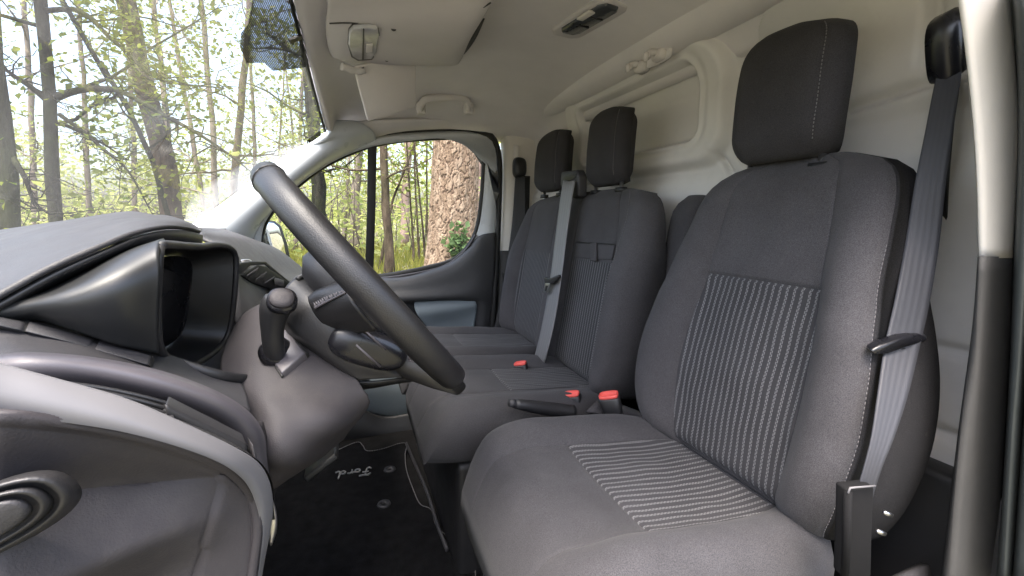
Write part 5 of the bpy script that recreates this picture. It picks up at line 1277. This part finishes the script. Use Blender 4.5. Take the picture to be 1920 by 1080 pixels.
b3 = thing('seat_belt', 'grey centre seat belt coming over the top of the bench back between the headrests', 'seat belt', PX(1065, 335, .66))
def ribx(lst): 
    out = []
    for xl, xr, yy, d in lst:
        a, b = PX(xl, yy, d), PX(xr, yy, d); out.append(((a+b)/2, (a-b)/2))
    return out
ribbon('webbing', ribx([(1056, 1080, 334, .66), (1055, 1078, 345, .635), (1051, 1073, 370, .62), (1042, 1063, 440, .60), (1032, 1053, 520, .575), (1022, 1044, 580, .56), (1012, 1034, 630, .545), (1002, 1024, 670, .535), (999, 1018, 692, .55)]), None, M['strap'], b3)
pts = [PX(a, b, .645) for a, b in ((1052, 322), (1080, 318), (1085, 330), (1084, 368), (1076, 372), (1056, 366), (1050, 345))]
prism('belt_guide', pts, (.03, 0, 0), M['dash'], b3, .006, 3)
prism('guide_slot', [PX(a, b, .642) for a, b in ((1056, 330), (1080, 325), (1079, 333), (1066, 341), (1057, 337))], (.006, 0, 0), M['rubber'], b3, .002)
prism('belt_tongue', [PX(a, b, .555) for a, b in ((1020, 519), (1030, 522), (1046, 515), (1047, 520), (1034, 533), (1022, 533))], (.01, 0, 0), M['dash_dk'], b3, .002)
o = prism('tongue_plate', [PX(a, b, .553) for a, b in ((1022, 531), (1030, 531), (1026, 549), (1018, 549))], (.003, 0, 0), M['metal'], b3, .001)
prism('tongue_slot', [PX(a, b, .5525) for a, b in ((1023, 536), (1027, 536), (1024, 546), (1021, 546))], (.001, 0, 0), M['black'], b3)

# ================================================================== FLOOR MAT
fm_ = thing('floor_mat', 'black carpet floor mat with pale stitched edge and embroidered word', 'floor mat', (.1, 1.3, -.84))
mo_ = [(520, 895), (560, 868), (622, 848), (668, 829), (680, 835), (688, 845), (715, 842), (750, 831), (763, 833), (760, 850), (762, 880), (775, 918), (788, 945), (808, 955), (818, 985), (840, 1005), (868, 1015), (886, 1035), (892, 1080), (900, 1150), (400, 1180), (440, 1020)]
mc = cr([PZ(a, b, -.832) for a, b in mo_], 110, True)
prism('mat_pile', mc, (0, 0, -.012), M['carpet'], fm_)
stitch(fm_, [PZ(a, b, -.8295) for a, b in mo_[1:20]], Vector((0, 0, 0)), M['thread'], 150, name='edge_stitching', r=.0015, duty=.8)
for a, b in ((731, 881), (720, 946)):
    p = PZ(a, b, -.831); loft('eyelet', [superloop(p, (.020, 0, 0), (0, .020, 0), 2, 24), superloop(p+Vector((0, 0, .005)), (.018, 0, 0), (0, .018, 0), 2, 24), superloop(p+Vector((0, 0, .005)), (.009, 0, 0), (0, .009, 0), 2, 24), superloop(p, (.006, 0, 0), (0, .006, 0), 2, 24)], M['dash'], fm_)
# embroidered script, strokes in letter space (x along the word, y up)
SCRIPT = {'F': [[(.0, .15), (.10, .0), (.22, .12), (.32, .62), (.40, .95)], [(.10, .80), (.25, .98), (.45, .93), (.72, .98)], [(.18, .52), (.34, .55), (.50, .52)]],
          'o': [[(.78, .42), (.64, .36), (.62, .12), (.74, .02), (.86, .14), (.84, .36), (.78, .42), (.92, .36), (1.0, .38)]],
          'r': [[(1.0, .38), (1.04, .44), (1.02, .2), (1.02, .02)], [(1.04, .26), (1.16, .44), (1.28, .40)]],
          'd': [[(1.62, .36), (1.48, .42), (1.38, .24), (1.44, .04), (1.56, .08), (1.66, .34), (1.78, .95)], [(1.72, .62), (1.66, .2), (1.74, .02), (1.90, .12)]]}
t0, t1 = PZ(696, 877, -.829), PZ(629, 886, -.829); ux = (t1-t0)/1.9; upv = (PZ(661, 886, -.829)-PZ(659, 873, -.829))
parts = []
for ch in SCRIPT.values():
    for stroke in ch: parts.append(tubeVF(cr([t0-upv*.1+ux*x+upv*y for x, y in stroke], 16), .0028, 5))
V, Fc = merge(parts); M['embroid'] = simple('pale embroidery', (.2, .197, .195), .9, bump=0); mesh('embroidered_word', V, Fc, M['embroid'], fm_)
# pedal and chrome stub beyond the knee panel
pe = thing('clutch_pedal', 'black pedal in the dark footwell under the column', 'pedal', PY(600, 860, .95))
box('pedal_pad', PY(604, 862, .95), (.03, 0, .02), (0, .035, 0), (-.004, 0, .006), M['rubber'], pe, .004)
tube('pedal_arm', [PY(600, 850, .96), PY(590, 780, 1.0), PY(580, 700, 1.02)], .009, M['black'], pe, n=8)
ig = PY(503, 985, .36)
tube('chrome_strip', cr([PY(509, 935, .36), PY(512, 985, .362), PY(508, 1022, .365)], 12), [.0008, .0016, .0022, .0026, .0028, .003, .003, .0028, .0026, .002, .0015, .0008], M['metal'], da, n=8)
